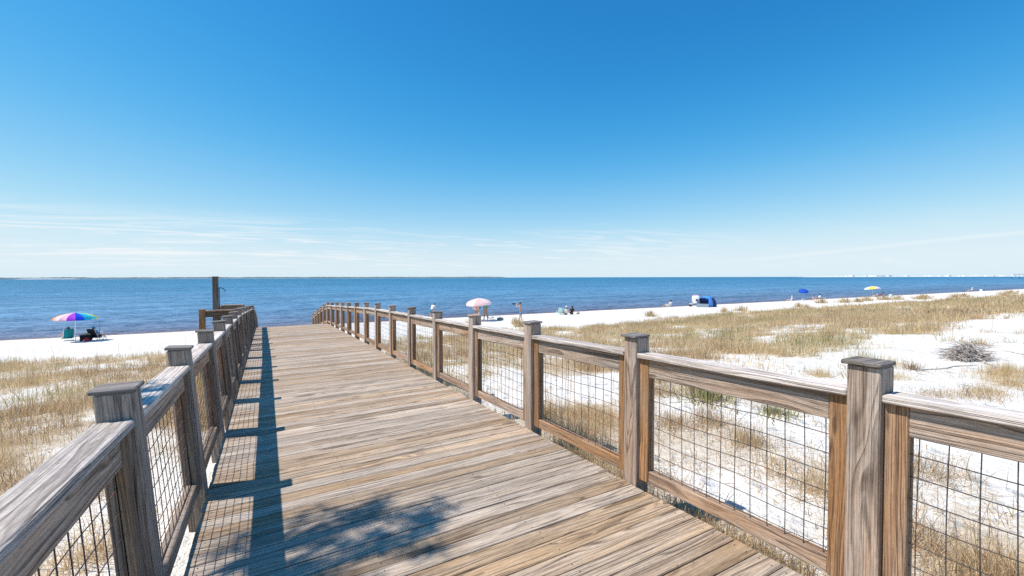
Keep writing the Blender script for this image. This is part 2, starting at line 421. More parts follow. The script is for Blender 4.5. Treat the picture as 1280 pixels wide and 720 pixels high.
# ------------------------------------------------------------------ grass
def blades(cx, cy, nb, H, W, seed=0, spread=.07, lean=.55, rnd=None, droop=.5):
    """arrays of tufts -> V,F,rnd ; each blade 2 segments, 5 verts -> 2 quads (last degenerate-free via narrow tip)"""
    T = len(cx); n = T * nb
    H = H * (.55 + .95 * vnoise(cx, cy, 1.1, 77))
    g = np.random.default_rng(seed)
    bx = np.repeat(cx, nb) + g.normal(0, 1, n) * np.repeat(spread, nb); by = np.repeat(cy, nb) + g.normal(0, 1, n) * np.repeat(spread, nb)
    bz = ground_z(bx, by) - .01
    h = np.repeat(H, nb) * g.uniform(.45, 1.15, n); w = np.repeat(W, nb) * g.uniform(.6, 1.3, n)
    a = g.uniform(0, 2 * np.pi, n); ln = np.abs(g.normal(0, lean, n)).clip(0, 1.6)
    dx, dy = np.cos(a), np.sin(a)
    tw = a + np.pi / 2 + g.normal(0, .7, n); sx, sy = np.cos(tw), np.sin(tw)
    P = []
    for t, ww in ((0, 1.), (.55, .85), (1., .12)):
        off = h * (np.sin(ln * .7) * t + droop * ln * .5 * t * t)
        zz = h * (t * np.cos(ln * .7) - droop * .55 * ln * t * t * t)
        c = np.stack([bx + dx * off, by + dy * off, bz + np.maximum(zz, .0)], -1)
        s = np.stack([sx, sy, np.zeros(n)], -1) * (w * ww * .5)[:, None]
        P += [c - s, c + s]
    V = np.stack(P, 1).reshape(-1, 3)
    b = np.arange(n)[:, None] * 6
    F = np.concatenate([b + np.array([[0, 1, 3, 2]]), b + np.array([[2, 3, 5, 4]])], 0)
    r = (np.repeat(rnd if rnd is not None else g.uniform(0, 1, T), nb) * .55 + g.uniform(0, .45, n))
    return V, F, np.repeat(r, 6)

def scatter(n, x0, x1, y0, y1, power=1.0, seed=0):
    g = np.random.default_rng(seed)
    x = g.uniform(x0, x1, n); y = g.uniform(y0, y1, n)
    d = density(x, y)
    keep = g.uniform(0, 1, n) < d ** power
    keep &= ~((x > XL - .12) & (x < XR + .12) & (y < 34))
    return x[keep], y[keep], d[keep]

def build_grass():
    Vs, Fs, Rs = [], [], []; base = 0
    def put(V, F, R):
        nonlocal base
        Vs.append(V); Fs.append(F + base); Rs.append(R); base += len(V)
    def tone(x, y, g): return np.clip(.40 + 2.4 * (fbm(x, y, 3.0, 55) - .5) + g.normal(0, .14, len(x)), 0, 1)
    g = np.random.default_rng(99)
    zones = [  # n candidates, box, blades, height, width
        (5200, (2.6, 13, -6, 9), 14, (.10, .26), .005, 1.5),
        (5000, (-14, -.6, -3, 12), 16, (.12, .30), .005, 1.1),
        (5600, (-22, 8, 9, 29), 14, (.2, .46), .008, .9),
        (9500, (8, 36, 5, 29), 11, (.2, .44), .010, 1.1),
        (13000, (30, 90, 4, 29), 7, (.22, .46), .026, 1.1),
        (20000, (80, 330, 3, 29), 5, (.3, .55), .07, 1.0)]
    for k, (n, bx, nb, hr, w, pw) in enumerate(zones):
        x, y, d = scatter(n, *bx, power=pw, seed=200 + k)
        H = hr[0] + (hr[1] - hr[0]) * np.clip(d * 1.1, 0, 1) * g.uniform(.6, 1.25, len(x))
        put(*blades(x, y, nb, H, np.full(len(x), w), 300 + k, np.full(len(x), .09), .85, tone(x, y, g)))
    # tangled clumps
    for k, (n, bx, nb, hr, w, sp) in enumerate(((620, (2.5, 14, -6, 9), 400, (.14, .33), .0042, .17), (760, (-15, -.55, -3, 12), 280, (.16, .36), .0045, .17),
            (2300, (-22, 8, 9, 29), 60, (.2, .4), .009, .2), (4600, (8, 36, 4, 29), 46, (.2, .42), .011, .22), (5200, (36, 90, 4, 29), 22, (.25, .5), .03, .35))):
        x, y, d = scatter(n, *bx, power=.85, seed=250 + k)
        H = hr[0] + (hr[1] - hr[0]) * g.uniform(0, 1, len(x))
        put(*blades(x, y, nb, H, np.full(len(x), w), 350 + k, sp * g.uniform(.6, 1.3, len(x)), 1.05, np.clip(tone(x, y, g) + g.normal(-.03, .16, len(x)), 0, 1), .7))
    # tall thin sea oat stems
    for k, (n, bx, w) in enumerate(((420, (-20, -.8, 4, 29), .007), (700, (3, 40, 5, 30), .008), (500, (40, 140, 6, 30), .02))):
        x, y, d = scatter(n * 2, *bx, power=.7, seed=400 + k); x, y = x[:n], y[:n]
        put(*blades(x, y, 2, g.uniform(.7, 1.25, len(x)), np.full(len(x), w), 500 + k, np.full(len(x), .05), .12, g.uniform(.1, .5, len(x)), .2))
    # dark brush in the shelter of the deck edge
    x = g.uniform(2.36, 3.0, 420); y = g.uniform(-2.5, 4.0, 420)
    put(*blades(x, y, 70, g.uniform(.1, .28, 420), np.full(420, .006), 590, np.full(420, .08), 1.1, np.clip(g.normal(.12, .12, 420), 0, .4), .7))
    # low dead creeping stems lying on the sand
    x, y, d = scatter(9000, -12, 16, -5, 12, power=.35, seed=777)
    put(*blades(x, y, 3, g.uniform(.1, .3, len(x)), np.full(len(x), .006), 600, np.full(len(x), .14), 1.5, g.uniform(0, .35, len(x)), .9))
    o = np_mesh('dune_grass', np.concatenate(Vs), np.concatenate(Fs), M_grass, 4, {'rnd': np.concatenate(Rs)})
    tag(o, 'straw coloured dune grass growing in uneven patches over the white sand on both sides of the boardwalk', 'grass', kind='stuff')
build_grass()

def tuft_mesh(name, mat, nb, H, W, spread, lean, seed, tone=.4, droop=.5):
    g = np.random.default_rng(seed)
    n = nb; a = g.uniform(0, 2 * np.pi, n); r = np.abs(g.normal(0, spread, n))
    h = H * g.uniform(.4, 1.1, n); ln = np.abs(g.normal(0, lean, n)).clip(0, 1.5)
    tw = a + np.pi / 2 + g.normal(0, .6, n); P = []
    for t, ww in ((0, 1.), (.55, .85), (1., .15)):
        off = r + h * (np.sin(ln * .7) * t + droop * ln * .5 * t * t); zz = h * (t * np.cos(ln * .7) - droop * .5 * ln * t ** 3)
        c = np.stack([np.cos(a) * off, np.sin(a) * off, np.maximum(zz, .0) - .03], -1)
        s = np.stack([np.cos(tw), np.sin(tw), 0 * tw], -1) * (W * ww * .5); P += [c - s, c + s]
    V = np.stack(P, 1).reshape(-1, 3); b = np.arange(n)[:, None] * 6
    F = np.concatenate([b + np.array([[0, 1, 3, 2]]), b + np.array([[2, 3, 5, 4]])], 0)
    R = np.clip(np.repeat(tone + g.normal(0, .2, n), 6), 0, 1)
    return np_mesh(name, V, F, mat, 4, {'rnd': R})

# separate tufts out on the pale upper beach
TUFTS = [(32.2, 30.1, .9), (42.8, 29.7, .7), (46.0, 29.8, 1.0), (58.3, 30.2, 1.0), (54.6, 27.4, .7), (71.4, 33.8, 1.6), (76.1, 33.0, 1.5), (79.0, 32.4, 1.2), (84.0, 33.2, 1.6), (89.6, 33.0, 1.8), (93.0, 32.4, 1.6), (96.6, 30.6, 1.5), (101, 31.5, 1.9), (106.8, 29.2, 1.5), (112, 29.4, 1.6), (122, 26.5, 1.7), (141, 29.8, 2.2), (14.8, 33.3, .8), (18.0, 31.4, .8), (17.0, 29.1, .8)]
proto = None
for i, (x, y, s) in enumerate(TUFTS):
    if proto is None: o = proto = tuft_mesh('grass_tuft', M_grass, 160, .55, .03, .28, .55, 5, .42)
    else: o = proto.copy(); link(o)
    o.location = (x, y, gz(x, y)); o.rotation_euler = (0, 0, i * 1.3); o.scale = (s * 1.5, s * 1.2, 1.0 + .5 * s)
    tag(o, 'small dry grass tuft standing alone on the white upper beach', 'grass tuft', 'lone grass tufts on the upper beach')

def shrub(x, y, s, seed, label):
    root = empty('beach_shrub', (x, y, gz(x, y)), 0, label, 'shrub')
    o = tuft_mesh('foliage', M_shrub, 260, .22 * s, .02 * s, .22 * s, .8, seed, .72); o.parent = root
    o = tuft_mesh('stem', M_twig, 60, .34 * s, .006, .12 * s, .8, seed + 1, .2); o.parent = root
shrub(5.9, 4.35, 1.1, 61, 'low yellow green shrub nearer the third railing post on the right, beneath dry twigs')
shrub(6.1, 3.45, .7, 63, 'small sparse yellow green shrub in the open sand, seen low through the wire mesh')
shrub(7.6, 3.7, .9, 65, 'dull green shrub with bare twigs just under the railing board, right of the brighter shrubs')

def dead_bush(x, y, r, h, n, seed, label):
    g = random.Random(seed); mb = MB()
    for k in range(n):
        a = g.uniform(0, 6.283); q = math.sqrt(g.random()) * r
        zc = h * (1 - (q / r) ** 2) * g.uniform(.25, 1)
        p = Vector((math.cos(a) * q * 1.25, math.sin(a) * q * .8, zc)); b = g.uniform(0, 6.283)
        d = Vector((math.cos(b), math.sin(b), g.uniform(-.3, .5))) * g.uniform(.10, .26)
        pts = [p]
        for s in range(3):
            d = d + Vector((g.uniform(-.06, .06), g.uniform(-.06, .06), g.uniform(-.07, .03))); q2 = pts[-1] + d * .5
            q2.z = max(q2.z, -.02); pts.append(q2)
        mb.tube(pts, [g.uniform(.005, .009)] * 3 + [.003], 4, cap=False)
    o = mb.build('dead_shrub', M_twig); o.location = (x, y, gz(x, y)); tag(o, label, 'dead shrub')
dead_bush(14.4, 3.7, .31, .40, 700, 3, 'grey mound of tangled dead twigs on the bare sand right of the boardwalk')
o = tuft_mesh('grass_tuft', M_grass, 170, .26, .008, .13, .9, 71, .16); o.location = (11.9, 3.9, gz(11.9, 3.9)); tag(o, 'low brown grass tuft on sand just behind the nearest right railing post', 'grass tuft')
o = tuft_mesh('grass_tuft', M_grass, 320, .3, .009, .22, .9, 73, .32); o.location = (17.6, 4.3, gz(17.6, 4.3)); o.scale = (1.3, .8, 1); tag(o, 'golden grass tuft spreading right behind the grey twig mound', 'grass tuft')
# lone tall twig stems and driftwood on the sand
for k, (x, y, ln, rz, lab) in enumerate(((13.5, 3.1, 1.3, .4, 'thin brown root lying on bare sand just below the grey twig mound'), (12.6, 3.5, 1.5, -.25, 'long thin runner stem lying across the sand near the flat brown twigs'), (16.3, 3.2, 1.2, .9, 'short thin runner stem farthest right on the bare sand patch'))):
    mb = MB(); g = random.Random(40 + k); pts = []
    for i in range(9):
        t = i / 8 - .5; px, py = t * ln * math.cos(rz), t * ln * math.sin(rz) + .05 * math.sin(i * 1.3 + k)
        pts.append((px, py, gz(x + px, y + py) - gz(x, y) + .012))
    mb.tube(pts, [.012] * 8 + [.004], 5); o = mb.build('driftwood_stem', M_twig); o.location = (x, y, gz(x, y)); tag(o, lab, 'dry stem')

# ------------------------------------------------------------------ boardwalk
DY = [-60, 11.5, 13.3, 14.9, 16.4, 18, 19.5, 21, 22.6, 24.1, 25.7, 27.3, 28.8, 30.4, 32.4]
DD = [0, .0, .0, .005, .012, .015, .02, .03, .055, .17, .36, .54, .74, .97, 1.3]
def rail_h(y): return 1.158 - .16 * min(1, max(0, (y - 12) / 9))
def deck_z(y, x=0.0):
    return -.0249 * y + .0127 * x - float(np.interp(y, DY, DD))
Y_END = 31.6
def build_deck():
    w = Wood(); y = -7.0; pitch = .1465
    while y < Y_END:
        y1 = y + .140
        jl, jr = random.uniform(-.006, .006), random.uniform(-.008, .008)
        a, b = y + random.uniform(-.001, .001), y1 + random.uniform(-.0015, .0005)
        dz = random.uniform(-.0015, .0015)
        f = lambda u, v, c, a=a, b=b, dz=dz: (u, v, deck_z(v, u) + c + dz)
        rr = random.random()
        tone = (random.uniform(.02, .2) if rr < .42 else random.uniform(.3, .6) if rr < .8 else random.uniform(.6, .85))
        w.piece(f, XL + jl, XR + jr, a, b, -.038, 0, 0, tone, .004)
        y += pitch
    tag(w.build('boardwalk_deck', M_deck), kind='structure')
    mb = MB(); y = -7.0 + .1465 * 34
    while y < 13:
        for x in (XL + .06, .55, 1.5, XR - .06):
            for q in (.035, .105):
                cx, cy = x + random.uniform(-.012, .012), y + q + random.uniform(-.008, .008); r = .0042
                mb.add([(cx + r * math.cos(a * 1.0472), cy + r * math.sin(a * 1.0472), deck_z(cy, cx) + .0022) for a in range(6)], [tuple(range(6))])
        y += .1465
    tag(mb.build('boardwalk_nails', M_dark), kind='structure')
    w = Wood()
    for x in (XL + .06, .55, 1.5, XR - .06):
        y = -7.0
        while y < 31:
            f = lambda u, v, c: (u, v, deck_z(v, u) + c)
            w.piece(f, x - .019, x + .019, y, min(y + 2.4, 31.2), -.19, -.0395, 1, .3)
            y += 2.4
    tag(w.build('boardwalk_joists', M_cap), kind='structure')
build_deck()

POST_W, POST_H = .140, 1.158
def railing(side, ys, lean, root):
    X0 = XR if side > 0 else XL
    def S(a, v, c, y0):
        yy = y0 + a
        return (X0 + side * (v + lean * c), yy, deck_z(yy, X0) + c)
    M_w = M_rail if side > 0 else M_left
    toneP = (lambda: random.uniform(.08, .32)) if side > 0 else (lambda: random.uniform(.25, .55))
    for k, y0 in enumerate(ys):
        zb = deck_z(y0 + .07, X0); jit = random.uniform(-.008, .012); sp = random.uniform(-.006, .006)
        hgt = rail_h(y0) + jit
        bot = gz(X0 + side * .07, y0) - zb - .25
        def fp(a, v, c, y0=y0, zb=zb, sp=sp):
            return (X0 + side * (v + (lean + sp) * c), y0 + a, zb + c)
        w = Wood(); w.piece(fp, 0, POST_W, .002, POST_W, bot, hgt, 2, toneP(), .007)
        p = w.build('post', M_w, root)
        w = Wood(); t = random.uniform(-.006, .006)
        # two-board cap, slightly cupped
        def fc(a, v, c, y0=y0, zb=zb, t=t):
            return (X0 + side * (v + lean * c), y0 + a, zb + c + t * (v - .07) / .1)
        w.piece(fc, -.004, POST_W + .020, -.015, POST_W + .010, hgt + .0005, hgt + .021, 1, random.uniform(.0, .3), .005)
        w.build('post_cap', M_cap if side < 0 or random.random() < .55 else M_rail, p)
    for k in range(len(ys) - 1):
        a0, a1 = POST_W + .002, ys[k + 1] - ys[k] - .002
        y0 = ys[k]
        if a1 - a0 < .3: continue
        f = lambda a, v, c, y0=y0: S(a, v, c, y0)
        top = rail_h(y0 + .8) - .118
        pan = empty('panel', (0, 0, 0), parent=root)
        def one(name, *args, tone=.3, bev=.004):
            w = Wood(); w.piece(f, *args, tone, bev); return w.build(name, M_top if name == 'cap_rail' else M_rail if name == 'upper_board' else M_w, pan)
        tb = (lambda a, b: random.uniform(a, b))
        one('cap_rail', a0 - .0, a1, .004, .146, top - .038, top, 0, tone=tb(.0, .25), bev=.006)
        one('stile', a0, a0 + .088, .036, .070, .045, top - .039, 2, tone=tb(.75, 1.1))
        one('stile', a1 - .088, a1, .036, .070, .045, top - .039, 2, tone=tb(.75, 1.1))
        one('stile', a0, a0 + .088, .075, .109, .045, top - .039, 2, tone=tb(.3, .7))
        one('stile', a1 - .088, a1, .075, .109, .045, top - .039, 2, tone=tb(.3, .7))
        one('upper_board', a0 + .089, a1 - .089, .041, .070, top - .039 - .140, top - .0395, 0, tone=tb(.05, .6))
        one('upper_board', a0 + .089, a1 - .089, .0755, .110, top - .039 - .140, top - .0395, 0, tone=tb(.05, .6))
        one('bottom_rail', a0 + .089, a1 - .089, .041, .070, .047, .136, 0, tone=tb(.4, .9))
        one('bottom_rail', a0 + .089, a1 - .089, .0755, .110, .047, .136, 0, tone=tb(.3, .7))
        # welded wire, 4 inch grid, a little bent
        mb = MB(); g = random.Random(k * 7 + side); r = .0026
        oa = random.uniform(.02, .09); av = [a0 + .089 + oa + i * .1016 for i in range(40)]
        av = [a for a in av if a < a1 - .095]
        oc = random.uniform(.01, .06); cv = [.125 + oc + i * .1016 for i in range(12)]; cv = [c for c in cv if c < top - .17]
        ph = g.uniform(0, 6); ph2 = g.uniform(0, 6)
        wob = lambda a, c: (.004 * math.sin(a * 9 + c * 5 + ph), .006 * math.sin(a * 6 + c * 7 + ph2), .005 * math.sin(a * 8 + ph2 + c * 3))
        fw = lambda a, c: Vector(f(a + wob(a, c)[0], .0727 + wob(a, c)[1] * .3, c + wob(a, c)[2]))
        n = 4 if (y0 < 9) else 3
        seg = 6 if y0 < 12 else 2
        for a in av: mb.tube([fw(a, .12 + (top - .17 - .12) * i / seg) for i in range(seg + 1)], r, n, cap=False)
        for c in cv: mb.tube([fw(a0 + .08 + (a1 - a0 - .16) * i / (seg * 2), c) for i in range(seg * 2 + 1)], r, n, cap=False)
        mb.build('wire_mesh', M_wire, pan, smooth=True)

RY0, RS = .9267, 1.55
ysR = [RY0 + RS * i - .0 for i in range(-3, 20)]
# y0 of a post = its near inner edge
rr = empty('wooden_railing', (0, 0, 0), 0, 'sunlit wooden railing with capped posts and wire panels on the right of the boardwalk', 'railing')
railing(1, ysR, 0.0, rr)
ysL = [-2.2, -.62, .95, 2.53, 4.156, 5.79, 7.42, 8.95, 10.5, 12.07, 13.63, 15.2, 16.75, 18.3, 19.9, 21.4, 23.0, 24.5, 26.1, 27.6, 29.2, 30.7]
rl = empty('wooden_railing', (0, 0, 0), 0, 'shaded wooden railing leaning outward on the left edge of the boardwalk, dark caps', 'railing')
railing(-1, ysL, .082, rl)

# shower landing beside the left railing
def landing():
    root = empty('shower_landing', (-.95, 15.3, gz(-.95, 15.3)), 0, 'small wooden side landing with cross rails joined to the far left railing', 'landing')
    def part(name, m, *args, tone=.5, R=root):
        w = Wood(); zb = deck_z(15); f = lambda a, b, c: (a + .95, b - 15.3, zb + c - gz(-.95, 15.3))
        w.piece(f, *args, tone, .005); return w.build(name, m, R)
    y = 14.3; k = 0
    w = Wood(); zb = deck_z(15); f = lambda a, b, c: (a + .95, b - 15.3, zb + c - gz(-.95, 15.3))
    while y < 16.4:
        w.piece(f, -1.52, -.60, y, y + .14, -.06, -.022, 0, random.uniform(.1, .5)); y += .146
    w.build('floor_boards', M_deck, root)
    zg = gz(-1.4, 15.3) - zb
    part('post', M_rail, -1.58, -1.44, 14.15, 14.29, zg - .2, 1.15, 2, tone=.95)
    part('post', M_rail, -1.40, -1.26, 16.42, 16.56, zg - .2, 1.10, 2, tone=.8)
    part('rail', M_rail, -1.43, -.62, 14.14, 14.28, 1.08, 1.118, 0, tone=.35)
    part('board', M_cap, -1.43, -.62, 14.19, 14.23, .93, 1.078, 0, tone=.8)
    part('rail', M_rail, -1.25, -.62, 16.42, 16.56, 1.10, 1.138, 0, tone=.2)
    part('board', M_cap, -1.25, -.62, 16.46, 16.50, .95, 1.098, 0, tone=.6)
landing()
def shower():
    x, y = -1.27, 14.98; zb = deck_z(y) - .022
    root = empty('outdoor_shower', (x, y, zb), 0, 'tall square timber shower post with thin bent pipe, standing on the side landing', 'shower')
    w = Wood(); f = lambda a, b, c: (a, b, c)
    w.piece(f, -.07, .07, -.07, .07, 0, 2.03, 2, .45, .006); w.build('post', M_cap, root)
    w = Wood(); w.piece(f, -.078, .078, -.078, .078, 2.031, 2.05, 0, .3, .004); w.build('post_cap', M_cap, root)
    mb = MB(); mb.tube([(.07, 0, 1.72), (.13, -.01, 1.725), (.19, -.02, 1.70), (.225, -.02, 1.66), (.24, -.02, 1.62)], .011, 6)
    mb.build('shower_pipe', M_dark, root, smooth=True)
    mb = MB(); mb.tube([(.09, 0, .3), (.09, 0, 1.72)], .010, 6); mb.tube([(.06, 0, 1.05), (.13, -.05, 1.05)], .014, 6); mb.build('riser_pipe', M_dark, root)
shower()

# ------------------------------------------------------------------ beach things
def umbrella(x, y, r, h, cols, label, tilt=(0, 0), n=None, drop=.34, group=None, pole_m=M_alu, flat=.5):
    n = n or len(cols)
    root = empty('beach_umbrella', (x, y, gz(x, y)), 0, label, 'beach umbrella', group)
    R = Euler((tilt[0], tilt[1], 0)).to_matrix(); top = Vector((0, 0, h))
    mats = []; mb = MB(); K = 6; sub = 4
    for s in range(n):
        c = cols[s % len(cols)]
        if c not in mats: mats.append(c)
        rows = []
        for j in range(K + 1):
            t = j / K; row = []
            for q in range(sub + 1):
                a = 2 * math.pi * (s + q / sub) / n
                sag = 1 - .05 * math.sin(math.pi * q / sub) * t
                rad = r * math.sin(t * math.pi * .47) / math.sin(math.pi * .47) * sag
                z = -drop * r * (flat * t ** 1.15 + (1 - flat) * t ** 2) - .02 * math.sin(math.pi * q / sub) * t
                row.append(top + R @ Vector((math.cos(a) * rad, math.sin(a) * rad, z)))
            rows.append(row)
        vs = [p for row in rows for p in row]
        fs = [(j * (sub + 1) + q, j * (sub + 1) + q + 1, (j + 1) * (sub + 1) + q + 1, (j + 1) * (sub + 1) + q) for j in range(K) for q in range(sub)]
        mb.add(vs, fs, mats.index(c))
        # hanging valance hem
        e = rows[-1]; d = R @ Vector((0, 0, -.06)); vs = list(e) + [p + d for p in e]
        mb.add(vs, [(q, q + 1, sub + 2 + q, sub + 1 + q) for q in range(sub)], mats.index(c))
    cn = mb.build('canopy', mats, root, smooth=True)
    mb = MB(); base = top + R @ Vector((0, 0, -h * .5)); mb.tube([(base.x, base.y, -.25), base, top + R @ Vector((0, 0, .0))], .022, 8); mb.build('pole', pole_m, root, smooth=True)
    mb = MB(); mb.tube([top + R @ Vector((0, 0, .005)), top + R @ Vector((0, 0, .09))], [.025, .012], 6); mb.build('finial', pole_m, root)
    mb = MB()
    for s in range(n):
        a = 2 * math.pi * s / n
        mb.tube([top + R @ Vector((.02 * math.cos(a), .02 * math.sin(a), -.05)), top + R @ Vector((r * .93 * math.cos(a), r * .93 * math.sin(a), -drop * r * .9 - .01))], .005, 3, cap=False)
    mb.build('ribs', M_alu, root)
    return root

def skin_obj(name, pts, edges, radii, mat, parent, sub=1):
    me = bpy.data.meshes.new(name); me.from_pydata([tuple(p) for p in pts], edges, [])
    o = bpy.data.objects.new(name, me); COL.objects.link(o)
    o.modifiers.new('s', 'SKIN'); sv = me.skin_vertices[0].data
    for i, r in enumerate(radii):
        sv[i].radius = r if isinstance(r, tuple) else (r, r); sv[i].use_root = (i == 0)
    m = o.modifiers.new('u', 'SUBSURF'); m.levels = sub; m.render_levels = sub
    dg = bpy.context.evaluated_depsgraph_get(); dg.update()
    nm = bpy.data.meshes.new_from_object(o.evaluated_get(dg)); nm.name = name
    o.modifiers.clear(); o.data = nm; nm.materials.clear(); nm.materials.append(mat)
    nm.polygons.foreach_set('use_smooth', [True] * len(nm.polygons))
    o.parent = parent
    return o

def person(loc, rz, label, J, skin=M_skin, hair=M_hair, hair_len=0, shorts=None, shirt=None, hat=None, s=1.0, group=None, dress=None, sleeves=True):
    """J: joint positions (metres) of pelvis, chest, neck, head, and L/R shoulder, elbow, wrist, hip, knee, ankle, toe"""
    root = empty('person', loc, rz, label, 'person', group); root.scale = (s, s, s)
    J = {k: Vector(v) for k, v in J.items()}
    waist = (J['pelvis'] + J['chest']) / 2
    pts = [J['pelvis'], waist, J['chest'], J['neck'], J['head'] * .6 + J['neck'] * .4, J['head'], J['head'] * 1.0 + (J['head'] - J['neck']).normalized() * .09]
    rad = [(.15, .11), (.125, .09), (.15, .105), .055, .06, .10, .06]
    ed = [(0, 1), (1, 2), (2, 3), (3, 4), (4, 5), (5, 6)]
    for sd in 'LR':
        i = len(pts); fwd = (J['toe' + sd] - J['ank' + sd])
        hand = J['wr' + sd] + (J['wr' + sd] - J['el' + sd]).normalized() * .10
        tip = J['wr' + sd] + (J['wr' + sd] - J['el' + sd]).normalized() * .18
        pts += [J['sh' + sd], J['el' + sd], J['wr' + sd], hand, tip]; rad += [.062, .045, .033, (.042, .026), .016]
        ed += [(2, i), (i, i + 1), (i + 1, i + 2), (i + 2, i + 3), (i + 3, i + 4)]
        i = len(pts); pts += [J['hip' + sd], (J['hip' + sd] + J['kn' + sd]) / 2, J['kn' + sd], J['kn' + sd] * .6 + J['ank' + sd] * .4, J['ank' + sd], J['toe' + sd]]
        rad += [.092, .082, .058, .056, .038, .032]
        ed += [(0, i), (i, i + 1), (i + 1, i + 2), (i + 2, i + 3), (i + 3, i + 4), (i + 4, i + 5)]
    skin_obj('body', pts, ed, rad, skin, root)
    # hair / hat
    up = (J['head'] - J['neck']).normalized(); f = Vector(J.get('face', (0, 1, 0))).normalized()
    mb = MB(); c = J['head'] + up * .035 - f * .022; mb.ball(c, (.108, .112, .108), 0, 12, 8)
    if hair_len:
        b = J['head'] - f * .06; mb.tube([b + up * .06, b - f * .03 - up * .08, b - f * .045 - up * hair_len], [.07, .085, .04], 8)
    mb.build('hair', hair, root, smooth=True)
    mb = MB(); mb.tube([J['head'] + f * .085 + up * .0, J['head'] + f * .118 - up * .02], [.018, .012], 5)
    mb.build('nose', skin, root, smooth=True)
    if hat:
        mb = MB(); c = J['head'] + up * .07; mb.ball(c, (.118, .118, .09), 0, 12, 6); mb.tube([c - up * .005, c + up * .012], [.20, .19], 14); mb.build('hat', hat, root, smooth=True)
    if shorts:
        P = [J['pelvis'] + (waist - J['pelvis']) * .45, J['pelvis']]; r = [(.15, .115), (.168, .13)]; E = [(0, 1)]
        for sd in 'LR':
            i = len(P); P += [J['hip' + sd], J['hip' + sd] * .3 + J['kn' + sd] * .7]; r += [.112, .095]; E += [(1, i), (i, i + 1)]
        skin_obj('shorts', P, E, r, shorts, root)
    if shirt:
        P = [J['pelvis'] * .75 + waist * .25, waist, J['chest'], J['chest'] * .35 + J['neck'] * .65]; r = [(.165, .125), (.145, .11), (.17, .125), .075]; E = [(0, 1), (1, 2), (2, 3)]
        if sleeves:
            for sd in 'LR':
                i = len(P); P += [J['sh' + sd], J['sh' + sd] * .35 + J['el' + sd] * .65]; r += [.078, .06]; E += [(2, i), (i, i + 1)]
        skin_obj('shirt', P, E, r, shirt, root)
    return root

def stand(arm='down', stride=.08, lean=0.0):
    J = dict(pelvis=(0, 0, .95), chest=(0, lean * .6, 1.30), neck=(0, lean, 1.48), head=(0, lean * 1.15 + .02, 1.62), face=(0, 1, 0))
    for sd, k in (('L', -1), ('R', 1)):
        J['sh' + sd] = (k * .18, lean * .9, 1.42); J['hip' + sd] = (k * .095, 0, .90); J['kn' + sd] = (k * .11, k * stride * .5 + .03, .50)
        J['ank' + sd] = (k * .12, k * stride - .02, .075); J['toe' + sd] = (k * .14, k * stride + .15, .03)
        if arm == 'down': J['el' + sd] = (k * .25, lean * .7 - .03, 1.14); J['wr' + sd] = (k * .25, lean * .7 + .08, .90)
        elif arm == 'hips': J['el' + sd] = (k * .36, lean - .05, 1.18); J['wr' + sd] = (k * .20, lean + .04, 1.02)
        elif arm == 'up': J['el' + sd] = (k * .22, lean + .24, 1.36); J['wr' + sd] = (k * .07, lean + .34, 1.56)
        elif arm == 'front': J['el' + sd] = (k * .23, lean + .05, 1.15); J['wr' + sd] = (k * .10, lean + .28, 1.10)
    return J
def sit(h=.22, recline=.25, arm='lap', legs=.55):
    J = dict(pelvis=(0, 0, h + .10), chest=(0, -recline * .7, h + .46), neck=(0, -recline * .95, h + .63), head=(0, -recline * .98 + .01, h + .77), face=(0, 1, 0))
    for sd, k in (('L', -1), ('R', 1)):
        J['sh' + sd] = (k * .18, -recline * .9, h + .57); J['hip' + sd] = (k * .1, .03, h + .09); J['kn' + sd] = (k * .14, .40, h + .26 if h < .3 else h + .1)
        J['ank' + sd] = (k * .14, .40 + legs * .6, .075); J['toe' + sd] = (k * .17, .44 + legs * .6, .17)
        J['el' + sd] = (k * .28, -recline * .6 + .02, h + .32); J['wr' + sd] = (k * .20, .2, h + .26)
        if arm == 'side': J['el' + sd] = (k * .36, -recline * .4, h + .32); J['wr' + sd] = (k * .40, .2, h + .28)
    return J

def chair(x, y, rz, seat_m, label, w=.56, group=None, name='beach_chair'):
    """low folding beach chair; sitter faces local +y"""
    root = empty(name, (x, y, gz(x, y)), rz, label, 'beach chair', group)
    mb = MB(); vs = []
    for i in range(6):
        t = i / 5; vs += [(-w / 2, -.18 + .46 * t, .17 + .07 * t - .05 * math.sin(math.pi * t)), (w / 2, -.18 + .46 * t, .17 + .07 * t - .05 * math.sin(math.pi * t))]
    mb.add(vs, [(2 * i, 2 * i + 1, 2 * i + 3, 2 * i + 2) for i in range(5)]); o = mb.build('seat', seat_m, root, smooth=True)
    sol = o.modifiers.new('t', 'SOLIDIFY'); sol.thickness = .012
    mb = MB(); vs = []
    for i in range(6):
        t = i / 5; b = .04 * math.sin(math.pi * t); vs += [(-w / 2, -.20 - .30 * t - b, .18 + .60 * t), (w / 2, -.20 - .30 * t - b, .18 + .60 * t)]
    mb.add(vs, [(2 * i, 2 * i + 1, 2 * i + 3, 2 * i + 2) for i in range(5)]); o = mb.build('backrest', seat_m, root, smooth=True)
    sol = o.modifiers.new('t', 'SOLIDIFY'); sol.thickness = .012
    for k in (-1, 1):
        X = k * (w / 2 + .012)
        mb = MB(); mb.tube([(X, .30, .25), (X, -.18, .17), (X, -.52, .80)], .012, 6); mb.build('side_frame', M_alu, root, smooth=True)
        mb = MB(); mb.tube([(X, .26, .24), (X, .30, .0)], .011, 6); mb.tube([(X, -.14, .18), (X, -.44, .0)], .011, 6); mb.build('leg', M_alu, root, smooth=True)
        mb = MB(); mb.box((X, .02, .41), (.05, .42, .02)); mb.tube([(X, .18, .40), (X, .22, .24)], .010, 5); mb.build('armrest', M_alu, root)
    return root

